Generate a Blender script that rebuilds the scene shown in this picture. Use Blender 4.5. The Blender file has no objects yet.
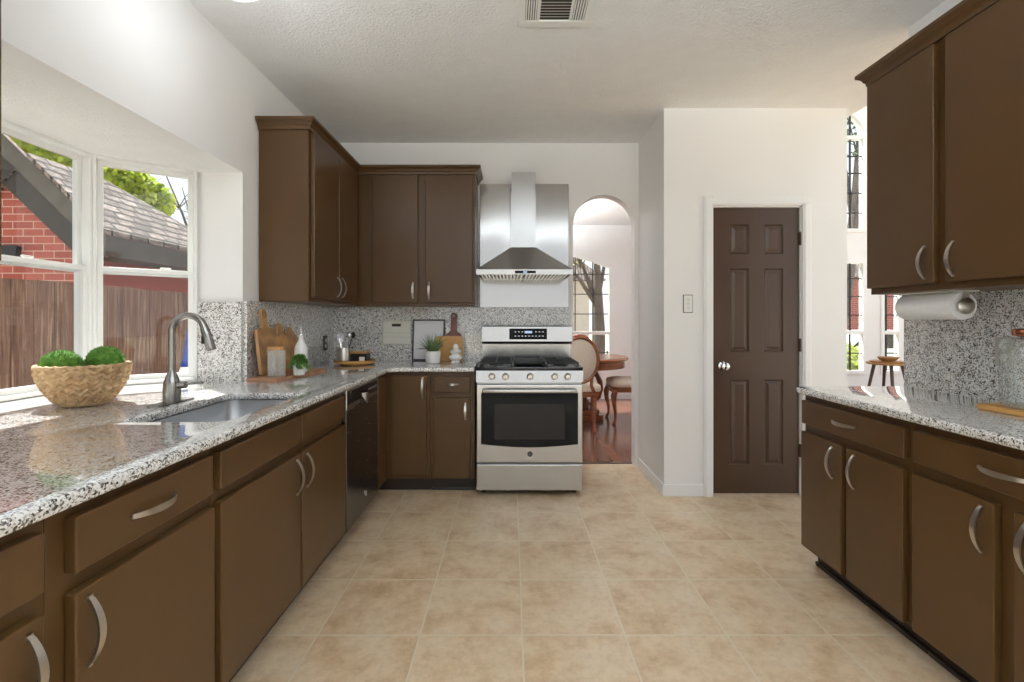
import bpy, bmesh, math, random
from mathutils import Vector, Matrix, noise

C = bpy.context.scene.collection
SC = bpy.context.scene
PI = math.pi
random.seed(7)

# ------------------------------------------------------------------ camera, sky, sun, lamps, exposure
cd = bpy.data.cameras.new('camera'); cam = bpy.data.objects.new('camera', cd); C.objects.link(cam)
cam.location = (0, 0, 1.25); cam.rotation_euler = (PI/2, 0, 0)
cd.sensor_width = 36; cd.lens = 480/1024*36
cd.shift_x = 1/1024; cd.shift_y = -21/1024; cd.clip_start = 0.02; cd.clip_end = 200
SC.camera = cam

SKY = 1.25
W = bpy.data.worlds.new('sky'); SC.world = W; W.use_nodes = True
wn = W.node_tree; wn.nodes.clear()
wo = wn.nodes.new('ShaderNodeOutputWorld'); wb = wn.nodes.new('ShaderNodeBackground')
wt = wn.nodes.new('ShaderNodeTexCoord'); wr = wn.nodes.new('ShaderNodeValToRGB'); ws = wn.nodes.new('ShaderNodeSeparateXYZ')
wn.links.new(wt.outputs['Generated'], ws.inputs[0]); wn.links.new(ws.outputs['Z'], wr.inputs[0])
wr.color_ramp.elements[0].color = (0.94, 0.975, 1, 1); wr.color_ramp.elements[0].position = 0.0
wr.color_ramp.elements[1].color = (0.80, 0.90, 1.0, 1); wr.color_ramp.elements[1].position = 0.9
wn.links.new(wr.outputs[0], wb.inputs[0]); wb.inputs[1].default_value = SKY
wn.links.new(wb.outputs[0], wo.inputs[0])

def lamp(name, kind, loc, power, size=None, size_y=None, rot=(0, 0, 0), color=(1, 1, 1)):
    l = bpy.data.lights.new(name, kind); o = bpy.data.objects.new(name, l); C.objects.link(o)
    o.location = loc; o.rotation_euler = rot; l.energy = power; l.color = color
    if kind == 'AREA':
        l.shape = 'RECTANGLE' if size_y else 'DISK'; l.size = size
        if size_y: l.size_y = size_y
    elif kind == 'POINT':
        l.shadow_soft_size = size or 0.1
    return o

sun = lamp('sun', 'SUN', (0, 0, 20), 17, color=(1, 0.97, 0.91))
sun.data.angle = math.radians(1.0)
sun.rotation_euler = Vector((0.42, -0.42, -0.80)).to_track_quat('-Z', 'Y').to_euler()
CEIL = 2.755
UP = (PI, 0, 0)      # added fill lamps, out of view, brightening the rooms off the ceiling
lamp('fill_uplight', 'AREA', (-0.1, -0.45, 1.95), 98, 0.36, rot=UP, color=(0.80, 0.91, 1))
lamp('fill_uplight', 'AREA', (1.15, -0.45, 1.95), 98, 0.36, rot=UP, color=(0.80, 0.91, 1))
lamp('dining_fill', 'AREA', (-0.3, 6.1, 2.1), 200, 0.34, rot=UP, color=(0.88, 0.95, 1))  # added fill, hidden behind the back wall, to brighten the dining room

SC.view_settings.view_transform = 'Standard'; SC.view_settings.look = 'None'
SC.view_settings.exposure = 0.0; SC.view_settings.gamma = 1.0; SC.view_settings.use_curve_mapping = False
SC.cycles.use_denoising = True
SC.cycles.max_bounces = 10; SC.cycles.diffuse_bounces = 6; SC.cycles.transparent_max_bounces = 12
SC.cycles.sample_clamp_indirect = 6; SC.cycles.caustics_reflective = False; SC.cycles.caustics_refractive = False

# ------------------------------------------------------------------ materials
def srgb(r, g, b):
    f = lambda c: (c/255/12.92) if c/255 <= 0.04045 else ((c/255+0.055)/1.055)**2.4
    return (f(r), f(g), f(b), 1)

def mat(name, col=(0.5, 0.5, 0.5, 1), rough=0.5, metal=0.0, **kw):
    m = bpy.data.materials.new(name); m.use_nodes = True
    b = m.node_tree.nodes['Principled BSDF']
    b.inputs['Base Color'].default_value = col; b.inputs['Roughness'].default_value = rough; b.inputs['Metallic'].default_value = metal
    for k, v in kw.items(): b.inputs[k.replace('_', ' ')].default_value = v
    m['b'] = 1
    return m
def N(m, t, **kw):
    n = m.node_tree.nodes.new(t)
    for k, v in kw.items(): setattr(n, k, v)
    return n
def B(m): return m.node_tree.nodes['Principled BSDF']
def L(m, a, b): m.node_tree.links.new(a, b)
def coords(m, scale=(1, 1, 1), loc=(0, 0, 0), rot=(0, 0, 0), kind='Object'):
    t = N(m, 'ShaderNodeTexCoord'); mp = N(m, 'ShaderNodeMapping')
    mp.inputs['Scale'].default_value = scale; mp.inputs['Location'].default_value = loc; mp.inputs['Rotation'].default_value = rot
    L(m, t.outputs[kind], mp.inputs[0]); return mp.outputs[0]
def ramp(m, fac, stops, const=False):
    r = N(m, 'ShaderNodeValToRGB'); e = r.color_ramp.elements
    if const: r.color_ramp.interpolation = 'CONSTANT'
    while len(e) < len(stops): e.new(0.5)
    for i, (p, c) in enumerate(stops): e[i].position = p; e[i].color = c
    L(m, fac, r.inputs[0]); return r.outputs[0]
def noise_tex(m, vec, scale, detail=4, rough=0.55):
    n = N(m, 'ShaderNodeTexNoise'); n.inputs['Scale'].default_value = scale; n.inputs['Detail'].default_value = detail; n.inputs['Roughness'].default_value = rough
    L(m, vec, n.inputs['Vector']); return n.outputs['Fac']
def bump(m, h, strength=0.3, dist=0.01):
    b = N(m, 'ShaderNodeBump'); b.inputs['Strength'].default_value = strength; b.inputs['Distance'].default_value = dist
    L(m, h, b.inputs['Height']); L(m, b.outputs[0], B(m).inputs['Normal'])
def mix(m, fac, a, b, mode='MIX'):
    n = N(m, 'ShaderNodeMix', data_type='RGBA', blend_type=mode)
    for s, v in ((n.inputs[0], fac), (n.inputs[6], a), (n.inputs[7], b)):
        if hasattr(v, 'is_linked'): L(m, v, s)
        else: s.default_value = v
    return n.outputs[2]

def noisy(name, c1, c2, scale, rough=0.5, bump_s=0.0, bump_scale=None, metal=0, stretch=(1, 1, 1), bd=0.004, **kw):
    m = mat(name, c1, rough, metal, **kw)
    v = coords(m, stretch)
    L(m, ramp(m, noise_tex(m, v, scale), [(0.3, c1), (0.7, c2)]), B(m).inputs['Base Color'])
    if bump_s: bump(m, noise_tex(m, v, bump_scale or scale*3), bump_s, bd)
    return m

M = {}
M['wall'] = noisy('wall_paint', srgb(236, 235, 234), srgb(238, 237, 236), 2, 0.6, 0.12, 90)
M['ceiling'] = noisy('ceiling_texture', srgb(238, 238, 237), srgb(242, 242, 241), 8, 0.9, 0.75, 75, bd=0.012)
M['trim'] = mat('trim_paint', srgb(238, 238, 238), 0.35)
M['brown'] = noisy('cabinet_paint', srgb(81, 56, 28), srgb(77, 53, 26), 3, 0.35, 0.04, 60, Specular_IOR_Level=0.4)
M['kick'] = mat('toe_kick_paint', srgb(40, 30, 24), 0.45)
M['doorpaint'] = noisy('door_paint', srgb(72, 50, 34), srgb(69, 48, 32), 3, 0.36, 0.05, 60)
M['white'] = mat('white_plastic', srgb(236, 236, 232), 0.35)
M['offwhite'] = mat('ivory_plastic', srgb(222, 221, 210), 0.4)
M['greyplate'] = mat('grey_plate', srgb(176, 172, 164), 0.4)
M['emblem'] = mat('emblem_metal', srgb(96, 94, 92), 0.4, 0.6)
M['black'] = mat('black_plastic', srgb(18, 18, 19), 0.35)
M['enamel'] = mat('black_enamel', srgb(16, 17, 20), 0.15)
M['iron'] = mat('cast_iron', srgb(24, 24, 26), 0.55)
M['bglass'] = mat('black_glass', srgb(12, 13, 17), 0.04, IOR=1.3)
M['nickel'] = mat('satin_nickel', srgb(200, 194, 186), 0.3, 1.0)
M['chrome'] = mat('chrome', srgb(225, 225, 228), 0.08, 1.0)
M['faucet'] = mat('brushed_faucet', srgb(150, 147, 142), 0.27, 1.0)
M['copper'] = mat('copper', srgb(196, 132, 100), 0.25, 1.0)
M['ceramic'] = mat('white_ceramic', srgb(238, 238, 236), 0.25)
M['paper'] = noisy('paper_towel', srgb(248, 248, 248), srgb(242, 242, 242), 60, 0.9, 0.3, 160)
M['art'] = mat('art_paper', srgb(232, 233, 236), 0.6)
M['artink'] = mat('art_ink', srgb(150, 155, 165), 0.7)
M['frame'] = mat('frame_black', srgb(38, 34, 32), 0.4)
M['marble'] = noisy('white_marble', srgb(240, 240, 238), srgb(224, 225, 226), 9, 0.3)
M['vinyl'] = mat('window_vinyl', srgb(238, 238, 236), 0.35)
M['screen'] = mat('display_screen', srgb(8, 10, 14), 0.1)
M['digits'] = mat('display_digits', srgb(20, 30, 40), 0.3)
B(M['digits']).inputs['Emission Color'].default_value = srgb(190, 215, 255); B(M['digits']).inputs['Emission Strength'].default_value = 0.8
M['lampglass'] = mat('lamp_glass', srgb(250, 246, 238), 0.3)
B(M['lampglass']).inputs['Emission Color'].default_value = (1, 0.96, 0.9, 1); B(M['lampglass']).inputs['Emission Strength'].default_value = 0.5
M['cream'] = noisy('cream_fabric', srgb(236, 224, 208), srgb(228, 216, 198), 40, 0.85, 0.2, 220)
M['mahog'] = noisy('mahogany', srgb(156, 94, 58), srgb(120, 68, 42), 6, 0.25, stretch=(1, 1, 8))
M['walnut'] = noisy('dark_walnut', srgb(92, 66, 52), srgb(66, 46, 38), 8, 0.4, stretch=(6, 6, 1))
M['stem'] = mat('plant_stem', srgb(90, 110, 60), 0.6)
M['moss'] = noisy('moss', srgb(104, 150, 56), srgb(58, 104, 34), 60, 0.9)
M['leaf'] = noisy('leaf', srgb(122, 168, 78), srgb(80, 126, 54), 30, 0.5)
M['grassleaf'] = noisy('blade_leaf', srgb(138, 160, 108), srgb(80, 112, 70), 30, 0.5)
M['bluecloth'] = mat('blue_cloth', srgb(22, 54, 130), 0.7)

def wood(name, c1, c2, stretch, rough=0.45):
    m = mat(name, c1, rough)
    v = coords(m, stretch)
    w = N(m, 'ShaderNodeTexWave'); w.inputs['Scale'].default_value = 2.2; w.inputs['Distortion'].default_value = 5; w.inputs['Detail'].default_value = 3
    L(m, v, w.inputs['Vector'])
    L(m, ramp(m, w.outputs['Fac'], [(0.1, c1), (0.9, c2)]), B(m).inputs['Base Color'])
    return m
M['oak'] = wood('oak_board', srgb(176, 136, 92), srgb(152, 112, 72), (14, 14, 2))
M['bamboo'] = wood('bamboo_board', srgb(206, 158, 92), srgb(188, 138, 74), (16, 4, 16))
M['acacia'] = wood('acacia_board', srgb(120, 66, 48), srgb(86, 46, 34), (14, 14, 2))
M['honey'] = wood('honey_board', srgb(192, 146, 92), srgb(170, 120, 70), (14, 14, 3))
M['traywood'] = wood('serving_board_wood', srgb(182, 140, 106), srgb(164, 116, 88), (12, 2, 12))

def granite(name, lift=1.0):
    m = mat(name, rough=0.16)
    B(m).inputs['Coat Weight'].default_value = 1.0; B(m).inputs['Coat Roughness'].default_value = 0.03; B(m).inputs['Coat IOR'].default_value = 1.6
    v = coords(m)
    nz = N(m, 'ShaderNodeTexNoise'); nz.inputs['Scale'].default_value = 70; nz.inputs['Detail'].default_value = 2
    L(m, v, nz.inputs['Vector'])
    vm = N(m, 'ShaderNodeVectorMath', operation='MULTIPLY_ADD'); vm.inputs[1].default_value = (0.006,)*3
    L(m, nz.outputs['Color'], vm.inputs[0]); L(m, v, vm.inputs[2])
    vo = N(m, 'ShaderNodeTexVoronoi'); vo.inputs['Scale'].default_value = 240
    L(m, vm.outputs[0], vo.inputs['Vector'])
    sp = N(m, 'ShaderNodeSeparateColor'); L(m, vo.outputs['Color'], sp.inputs[0])
    cl = noise_tex(m, v, 38, 2)
    ad = N(m, 'ShaderNodeMath', operation='MULTIPLY_ADD'); ad.inputs[1].default_value = 0.9; ad.inputs[2].default_value = -0.45
    L(m, cl, ad.inputs[0])
    a2 = N(m, 'ShaderNodeMath', operation='ADD', use_clamp=True); L(m, ad.outputs[0], a2.inputs[0]); L(m, sp.outputs[0], a2.inputs[1])
    L(m, ramp(m, a2.outputs[0], [(0, srgb(60, 57, 56)), (0.12, srgb(122, 118, 114)), (0.24, srgb(182, 178, 174)), (0.37, srgb(220, 218, 215)), (0.62, srgb(240, 240, 239))], True), B(m).inputs['Base Color'])
    return m
M['granite'] = granite('granite')

def steel(name, c, rough, stretch, strength=0.12):
    m = mat(name, c, rough, 1.0)
    v = coords(m, stretch)
    f = noise_tex(m, v, 6, 3)
    mr = N(m, 'ShaderNodeMapRange'); mr.inputs['To Min'].default_value = rough-0.07; mr.inputs['To Max'].default_value = rough+0.08
    L(m, f, mr.inputs[0]); L(m, mr.outputs[0], B(m).inputs['Roughness'])
    if strength > 0.04: bump(m, f, strength, 0.002)
    return m
M['steel'] = mat('stainless_steel', srgb(192, 190, 187), 0.27, 1.0)
M['steelv'] = steel('stainless_steel_chimney', srgb(184, 183, 182), 0.22, (40, 40, 1), 0.03)
M['steelsheet'] = mat('stainless_sheet', srgb(178, 176, 174), 0.14, 1.0)
bump(M['steelsheet'], noise_tex(M['steelsheet'], coords(M['steelsheet'], (1, 1, 0.42)), 3.0, 0), 0.6, 0.035)
M['steeldark'] = mat('dark_steel', srgb(180, 180, 180), 0.3, 1.0)
M['dishsteel'] = steel('dishwasher_steel', srgb(112, 108, 104), 0.24, (40, 1, 40), 0.08)
M['sinksteel'] = mat('sink_steel', srgb(205, 206, 208), 0.36, 1.0)

def tile():
    m = mat('floor_tile', rough=0.32)
    v = coords(m, loc=(-0.045+0.4064*8, -1.905+0.4064*12, 0))
    br = N(m, 'ShaderNodeTexBrick', offset=0.0, squash=1.0)
    for k, x in (('Scale', 1), ('Mortar Size', 0.004), ('Mortar Smooth', 0.2), ('Brick Width', 0.4064), ('Row Height', 0.4064), ('Bias', 0)):
        br.inputs[k].default_value = x
    br.inputs['Color1'].default_value = (0.2, 0.2, 0.2, 1); br.inputs['Color2'].default_value = (0.8, 0.8, 0.8, 1); br.inputs['Mortar'].default_value = (0.5, 0.5, 0.5, 1)
    L(m, v, br.inputs['Vector'])
    # per-tile shift of the mottling
    vm = N(m, 'ShaderNodeVectorMath', operation='MULTIPLY_ADD'); vm.inputs[1].default_value = (7, 5, 3)
    L(m, br.outputs['Color'], vm.inputs[0]); L(m, v, vm.inputs[2])
    n1 = noise_tex(m, vm.outputs[0], 5.5, 8, 0.68)
    c = ramp(m, n1, [(0.30, srgb(192, 158, 118)), (0.42, srgb(214, 184, 148)), (0.52, srgb(225, 201, 168)), (0.72, srgb(233, 214, 188))])
    n2 = noise_tex(m, vm.outputs[0], 30, 4, 0.7)
    c = mix(m, ramp(m, n2, [(0.3, (0.30, 0.30, 0.30, 1)), (0.55, (0, 0, 0, 1))]), c, srgb(180, 150, 114))
    L(m, mix(m, br.outputs['Fac'], c, srgb(226, 212, 188)), B(m).inputs['Base Color'])
    iv = N(m, 'ShaderNodeMath', operation='MULTIPLY_ADD'); iv.inputs[1].default_value = -1.0; iv.inputs[2].default_value = 1.0
    L(m, br.outputs['Fac'], iv.inputs[0])
    bump(m, iv.outputs[0], 0.4, 0.003)
    return m
M['tile'] = tile()

def planks(name, c1, c2, rough, w=1.2, h=0.09):
    m = mat(name, rough=rough)
    v = coords(m, rot=(0, 0, PI/2))
    br = N(m, 'ShaderNodeTexBrick', offset=0.37)
    for k, x in (('Scale', 1), ('Mortar Size', 0.0015), ('Brick Width', w), ('Row Height', h)):
        br.inputs[k].default_value = x
    br.inputs['Color1'].default_value = c1; br.inputs['Color2'].default_value = c2; br.inputs['Mortar'].default_value = srgb(40, 22, 18)
    L(m, v, br.inputs['Vector'])
    n = noise_tex(m, coords(m, (40, 2, 2)), 3, 4)
    L(m, mix(m, 0.35, br.outputs['Color'], ramp(m, n, [(0.3, c1), (0.7, c2)])), B(m).inputs['Base Color'])
    return m
M['hardwood'] = planks('hardwood_floor', srgb(132, 88, 68), srgb(102, 66, 52), 0.2)

def bricks(name, c1, c2, mort, rx, bw=0.21, rh=0.075):
    m = mat(name, rough=0.85)
    v = coords(m, rot=rx)
    br = N(m, 'ShaderNodeTexBrick')
    for k, x in (('Scale', 1), ('Mortar Size', 0.005), ('Brick Width', bw), ('Row Height', rh)): br.inputs[k].default_value = x
    br.inputs['Color1'].default_value = c1; br.inputs['Color2'].default_value = c2; br.inputs['Mortar'].default_value = mort
    L(m, v, br.inputs['Vector']); L(m, br.outputs['Color'], B(m).inputs['Base Color'])
    return m
M['brick'] = bricks('red_brick', srgb(158, 80, 68), srgb(140, 66, 56), srgb(182, 150, 138), (PI/2, 0, 0))
M['brickside'] = bricks('red_brick_side', srgb(158, 80, 68), srgb(140, 66, 56), srgb(182, 150, 138), (PI/2, 0, PI/2))
def shingles():
    m = mat('shingles', rough=0.95)
    v = coords(m, rot=(0, 0, PI/2))
    br = N(m, 'ShaderNodeTexBrick', offset=0.4)
    for k, x in (('Scale', 1), ('Mortar Size', 0.014), ('Brick Width', 0.24), ('Row Height', 0.085)): br.inputs[k].default_value = x
    br.inputs['Color1'].default_value = srgb(186, 176, 168); br.inputs['Color2'].default_value = srgb(128, 118, 112); br.inputs['Mortar'].default_value = srgb(70, 62, 60)
    L(m, v, br.inputs['Vector'])
    n = noise_tex(m, coords(m, (10, 2.2, 10)), 4, 8, 0.85)
    L(m, mix(m, 0.85, br.outputs['Color'], ramp(m, n, [(0.40, srgb(58, 50, 50)), (0.48, srgb(150, 140, 136)), (0.58, srgb(240, 232, 228))]), 'MULTIPLY'), B(m).inputs['Base Color'])
    return m
M['shingle'] = shingles()
M['fascia'] = noisy('weathered_fascia', srgb(92, 86, 80), srgb(70, 64, 58), 4, 0.8)
M['frieze'] = noisy('dark_frieze', srgb(58, 54, 52), srgb(50, 46, 44), 4, 0.8)
M['fence'] = None
def fence_mat():
    m = mat('fence_wood', rough=0.9)
    v = coords(m, (1, 1, 1), rot=(PI/2, 0, PI/2))
    n = noise_tex(m, coords(m, (26, 26, 1.4)), 2.4, 6, 0.7)
    n2 = noise_tex(m, coords(m, (1, 7, 0.4)), 1.0, 2, 0.5)
    c = ramp(m, n, [(0.36, srgb(54, 38, 30)), (0.5, srgb(96, 71, 57)), (0.66, srgb(140, 114, 96))])
    L(m, mix(m, ramp(m, n2, [(0.4, (0, 0, 0, 1)), (0.6, (0.6, 0.6, 0.6, 1))]), c, srgb(92, 62, 46)), B(m).inputs['Base Color'])
    return m
M['fence'] = fence_mat()
M['ground'] = noisy('lawn_soil', srgb(170, 164, 146), srgb(186, 180, 164), 3, 0.95)
M['bounce_slab'] = noisy('bounce_concrete', srgb(178, 175, 170), srgb(166, 163, 158), 5, 0.9)
M['bark'] = noisy('bark', srgb(96, 84, 76), srgb(62, 54, 50), 14, 0.9, 0.5, 30, stretch=(1, 1, 0.3))
M['siding'] = noisy('pale_siding', srgb(196, 186, 176), srgb(184, 174, 166), 6, 0.8)
M['carpaint'] = mat('car_paint', srgb(220, 222, 226), 0.2)
M['tyre'] = mat('tyre', srgb(30, 30, 32), 0.8)

def leafmat(name, c1, c2):
    m = mat(name, c1, 0.6)
    v = coords(m)
    col = ramp(m, noise_tex(m, v, 2.2, 5, 0.7), [(0.35, c1), (0.65, c2)])
    L(m, col, B(m).inputs['Base Color'])
    t = N(m, 'ShaderNodeBsdfTranslucent'); L(m, col, t.inputs[0])
    ms = N(m, 'ShaderNodeMixShader'); ms.inputs[0].default_value = 0.45
    L(m, B(m).outputs[0], ms.inputs[1]); L(m, t.outputs[0], ms.inputs[2])
    L(m, ms.outputs[0], m.node_tree.nodes['Material Output'].inputs[0])
    return m
M['treeleaf'] = leafmat('tree_leaves', srgb(190, 196, 70), srgb(112, 140, 44))
M['darkleaf'] = leafmat('shrub_leaves', srgb(92, 120, 60), srgb(56, 82, 40))

def glass(name, tint=(1, 1, 1, 1), ior=1.45, rough=0.0, gain=1.0):
    m = bpy.data.materials.new(name); m.use_nodes = True
    nt = m.node_tree; nt.nodes.clear()
    o = nt.nodes.new('ShaderNodeOutputMaterial'); t = nt.nodes.new('ShaderNodeBsdfTransparent'); g = nt.nodes.new('ShaderNodeBsdfGlossy')
    f = nt.nodes.new('ShaderNodeLayerWeight'); f.inputs['Blend'].default_value = 0.5
    pw = nt.nodes.new('ShaderNodeMath'); pw.operation = 'POWER'; pw.inputs[1].default_value = 4.0
    ma = nt.nodes.new('ShaderNodeMath'); ma.operation = 'MULTIPLY_ADD'; ma.inputs[1].default_value = 0.8; ma.inputs[2].default_value = ((ior-1)/(ior+1))**2*1.6
    mx = nt.nodes.new('ShaderNodeMixShader')
    t.inputs[0].default_value = tint; g.inputs['Roughness'].default_value = rough; 
    nt.links.new(f.outputs['Facing'], pw.inputs[0]); nt.links.new(pw.outputs[0], ma.inputs[0]); nt.links.new(ma.outputs[0], mx.inputs[0]); nt.links.new(t.outputs[0], mx.inputs[1]); nt.links.new(g.outputs[0], mx.inputs[2]); nt.links.new(mx.outputs[0], o.inputs[0])
    return m
M['pane'] = glass('window_glass', (0.97, 0.98, 0.98, 1), 1.3)
def jar_glass(name, dots):
    m = glass(name, (0.965, 0.98, 0.97, 1), 1.5, 0.03)
    nt = m.node_tree
    b = nt.nodes.new('ShaderNodeBump'); b.inputs['Strength'].default_value = 0.8; b.inputs['Distance'].default_value = 0.01
    tc = nt.nodes.new('ShaderNodeTexCoord')
    if dots:
        w = nt.nodes.new('ShaderNodeTexVoronoi'); w.inputs['Scale'].default_value = 62
        nt.links.new(tc.outputs['Object'], w.inputs['Vector']); nt.links.new(w.outputs['Distance'], b.inputs['Height'])
    for n in nt.nodes:
        if n.type in ('BSDF_GLOSSY', 'LAYER_WEIGHT'):
            if dots: nt.links.new(b.outputs[0], n.inputs['Normal'])
    return m
M['jarglass'] = jar_glass('textured_glass', True)
M['ribglass'] = jar_glass('clear_glass', False)
def frost(m, k):
    nt = m.node_tree; o = [n for n in nt.nodes if n.type == 'OUTPUT_MATERIAL'][0]; src = o.inputs[0].links[0].from_socket
    d = nt.nodes.new('ShaderNodeBsdfDiffuse'); d.inputs[0].default_value = (0.9, 0.9, 0.9, 1); x = nt.nodes.new('ShaderNodeMixShader'); x.inputs[0].default_value = k
    nt.links.new(src, x.inputs[1]); nt.links.new(d.outputs[0], x.inputs[2]); nt.links.new(x.outputs[0], o.inputs[0])
frost(M['ribglass'], 0.13); frost(M['jarglass'], 0.05)

def weave():
    m = mat('water_hyacinth', rough=0.75)
    v = coords(m)
    L(m, ramp(m, noise_tex(m, v, 45, 4, 0.6), [(0.3, srgb(150, 116, 80)), (0.5, srgb(190, 158, 118)), (0.7, srgb(214, 186, 146))]), B(m).inputs['Base Color'])
    return m
M['weave'] = weave()

# ------------------------------------------------------------------ mesh helpers
class MB:
    def __init__(s, T=None):
        s.bm = bmesh.new(); s.T = T or (lambda p: p)
    def v(s, p): return s.bm.verts.new(s.T(tuple(p)))
    def face(s, vs, mi=0):
        try:
            f = s.bm.faces.new(vs); f.material_index = mi; return f
        except ValueError: return None
    def box(s, x0, x1, y0, y1, z0, z1, bev=0.0, seg=2, mi=0):
        P = [s.v(p) for p in ((x0,y0,z0),(x1,y0,z0),(x1,y1,z0),(x0,y1,z0),(x0,y0,z1),(x1,y0,z1),(x1,y1,z1),(x0,y1,z1))]
        fs = [s.face([P[i] for i in q], mi) for q in ((0,3,2,1),(4,5,6,7),(0,1,5,4),(1,2,6,5),(2,3,7,6),(3,0,4,7))]
        if bev:
            es = {e for f in fs for e in f.edges}
            bmesh.ops.bevel(s.bm, geom=list(es), offset=bev, segments=seg, profile=0.5, affect='EDGES')
        return s
    def prism(s, poly, f0, f1, mi=0):
        a = [s.v(f0(*p)) for p in poly]; b = [s.v(f1(*p)) for p in poly]
        s.face(a[::-1], mi); s.face(b, mi)
        n = len(poly)
        for i in range(n): s.face([a[i], a[(i+1) % n], b[(i+1) % n], b[i]], mi)
        return s
    def loft(s, rings, cap0=True, cap1=True, mi=0, closed=True):
        R = [[s.v(p) for p in r] for r in rings]
        for a, b in zip(R, R[1:]):
            n = len(a)
            for i in range(n if closed else n-1): s.face([a[i], a[(i+1) % n], b[(i+1) % n], b[i]], mi)
        if cap0: s.face(R[0][::-1], mi)
        if cap1: s.face(R[-1], mi)
        return s
    def lathe(s, prof, cx=0, cy=0, n=32, axis='z', mi=0, cap=True, fn=None):
        rings = []
        for r, h in prof:
            ring = []
            for k in range(n):
                a = 2*PI*k/n
                rr = r if fn is None else fn(r, h, a)
                u, w = rr*math.cos(a), rr*math.sin(a)
                ring.append({'z': (cx+u, cy+w, h), 'y': (cx+u, h, cy+w), 'x': (h, cx+u, cy+w)}[axis])
            rings.append(ring)
        return s.loft(rings, cap, cap, mi)
    def tube(s, pts, rad, n=10, mi=0, cap=True, flat=1.0):
        pts = [Vector(p) for p in pts]
        rads = rad if isinstance(rad, (list, tuple)) else [rad]*len(pts)
        rings = []; up = None
        for i, p in enumerate(pts):
            d = (pts[min(i+1, len(pts)-1)]-pts[max(i-1, 0)]).normalized()
            if up is None:
                up = Vector((0, 0, 1)) if abs(d.z) < 0.9 else Vector((1, 0, 0))
            side = d.cross(up)
            if side.length < 1e-6: side = d.orthogonal()
            side.normalize(); up = side.cross(d).normalized()
            rings.append([tuple(p + side*math.cos(2*PI*k/n)*rads[i] + up*math.sin(2*PI*k/n)*rads[i]*flat) for k in range(n)])
        return s.loft(rings, cap, cap, mi)
    def sphere(s, c, r, nu=24, nv=14, fn=None, sz=1.0):
        rings = []
        for j in range(nv+1):
            t = PI*(0.02+0.96*j/nv)
            ring = []
            for k in range(nu):
                a = 2*PI*k/nu
                d = Vector((math.sin(t)*math.cos(a), math.sin(t)*math.sin(a), -math.cos(t)))
                rr = r*(1 if fn is None else fn(d))
                ring.append((c[0]+d.x*rr, c[1]+d.y*rr, c[2]+d.z*rr*sz))
            rings.append(ring)
        return s.loft(rings)
    def build(s, name, material, parent=None, smooth=None, bevel=None):
        bmesh.ops.recalc_face_normals(s.bm, faces=s.bm.faces)
        if parent is not None:
            o0 = parent
            off = Vector((0, 0, 0))
            while o0 is not None: off += Vector(o0.location); o0 = o0.parent
            bmesh.ops.translate(s.bm, verts=s.bm.verts, vec=-off)
        me = bpy.data.meshes.new(name); s.bm.to_mesh(me); s.bm.free()
        for m_ in (material if isinstance(material, list) else [material]): me.materials.append(m_)
        if smooth:
            for p in me.polygons: p.use_smooth = True
            me.set_sharp_from_angle(angle=math.radians(smooth))
        o = bpy.data.objects.new(name, me); C.objects.link(o)
        if parent is not None: o.parent = parent
        return o

def tag(o, label, cat, group=None):
    o['label'] = label; o['category'] = cat
    if group: o['group'] = group
    return o
def thing(name, label, cat, loc=(0, 0, 0), group=None):
    o = bpy.data.objects.new(name, None); C.objects.link(o); o.location = loc; o.empty_display_size = 0.05
    return tag(o, label, cat, group)
def struct(o, label=None):
    o['kind'] = 'structure'
    if label: o['label'] = label
    return o
def copy_tree(o, parent=None):
    c = o.copy(); C.objects.link(c)
    if parent is not None: c.parent = parent
    for ch in [x for x in bpy.data.objects if x.parent == o and x is not c]: copy_tree(ch, c)
    return c
def arc(cx, cy, r, a0, a1, n):
    return [(cx+r*math.cos(math.radians(a0+(a1-a0)*i/n)), cy+r*math.sin(math.radians(a0+(a1-a0)*i/n))) for i in range(n+1)]
def rrect(x0, x1, y0, y1, r, n=6):
    rs = r if isinstance(r, (list, tuple)) else [r]*4
    return (arc(x1-rs[0], y1-rs[0], rs[0], 0, 90, n) + arc(x0+rs[1], y1-rs[1], rs[1], 90, 180, n)
            + arc(x0+rs[2], y0+rs[2], rs[2], 180, 270, n) + arc(x1-rs[3], y0+rs[3], rs[3], 270, 360, n))

# ------------------------------------------------------------------ the room
WL, WR, YB, YP, YN = -1.52, 2.045, 4.08, 3.41, -0.9      # left wall, right wall, back wall, pantry front, open end behind the camera
b = MB(); b.box(-1.64, 8, YN, 3.53, -0.1, 0); b.box(-1.64, 1.2, 3.53, 4.195, -0.1, 0)
struct(b.build('floor', M['tile']))
b = MB(); b.box(-2.6, 2.39, 4.195, 7.72, -0.1, 0.0); b.box(2.39, 8, 3.53, 6.62, -0.1, 0.0)
struct(b.build('floor_dining', M['hardwood']))
b = MB(); b.box(0.527, 1.054, 4.17, 4.215, 0.0, 0.008, 0.003)
struct(b.build('trim_threshold', M['walnut']))
b = MB(); b.box(-1.64, 2.39, YN, 4.2, CEIL, CEIL+0.15); struct(b.build('ceiling', M['ceiling']))
b = MB(); b.box(-2.6, 2.39, 4.2, 7.72, CEIL, CEIL+0.15); struct(b.build('ceiling_dining', M['ceiling']))
# left wall with the bay opening
BY0, BY1, BZ0, BZ1 = 1.21, 2.72, 0.878, 2.087
b = MB()
b.box(-1.64, WL, YN, BY0, 0, CEIL); b.box(-1.64, WL, BY1, YB, 0, CEIL)
b.box(-1.64, WL, BY0, BY1, BZ1, CEIL); b.box(-1.64, WL, BY0, BY1, 0, BZ0)
struct(b.build('wall_left', M['wall']))
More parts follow.
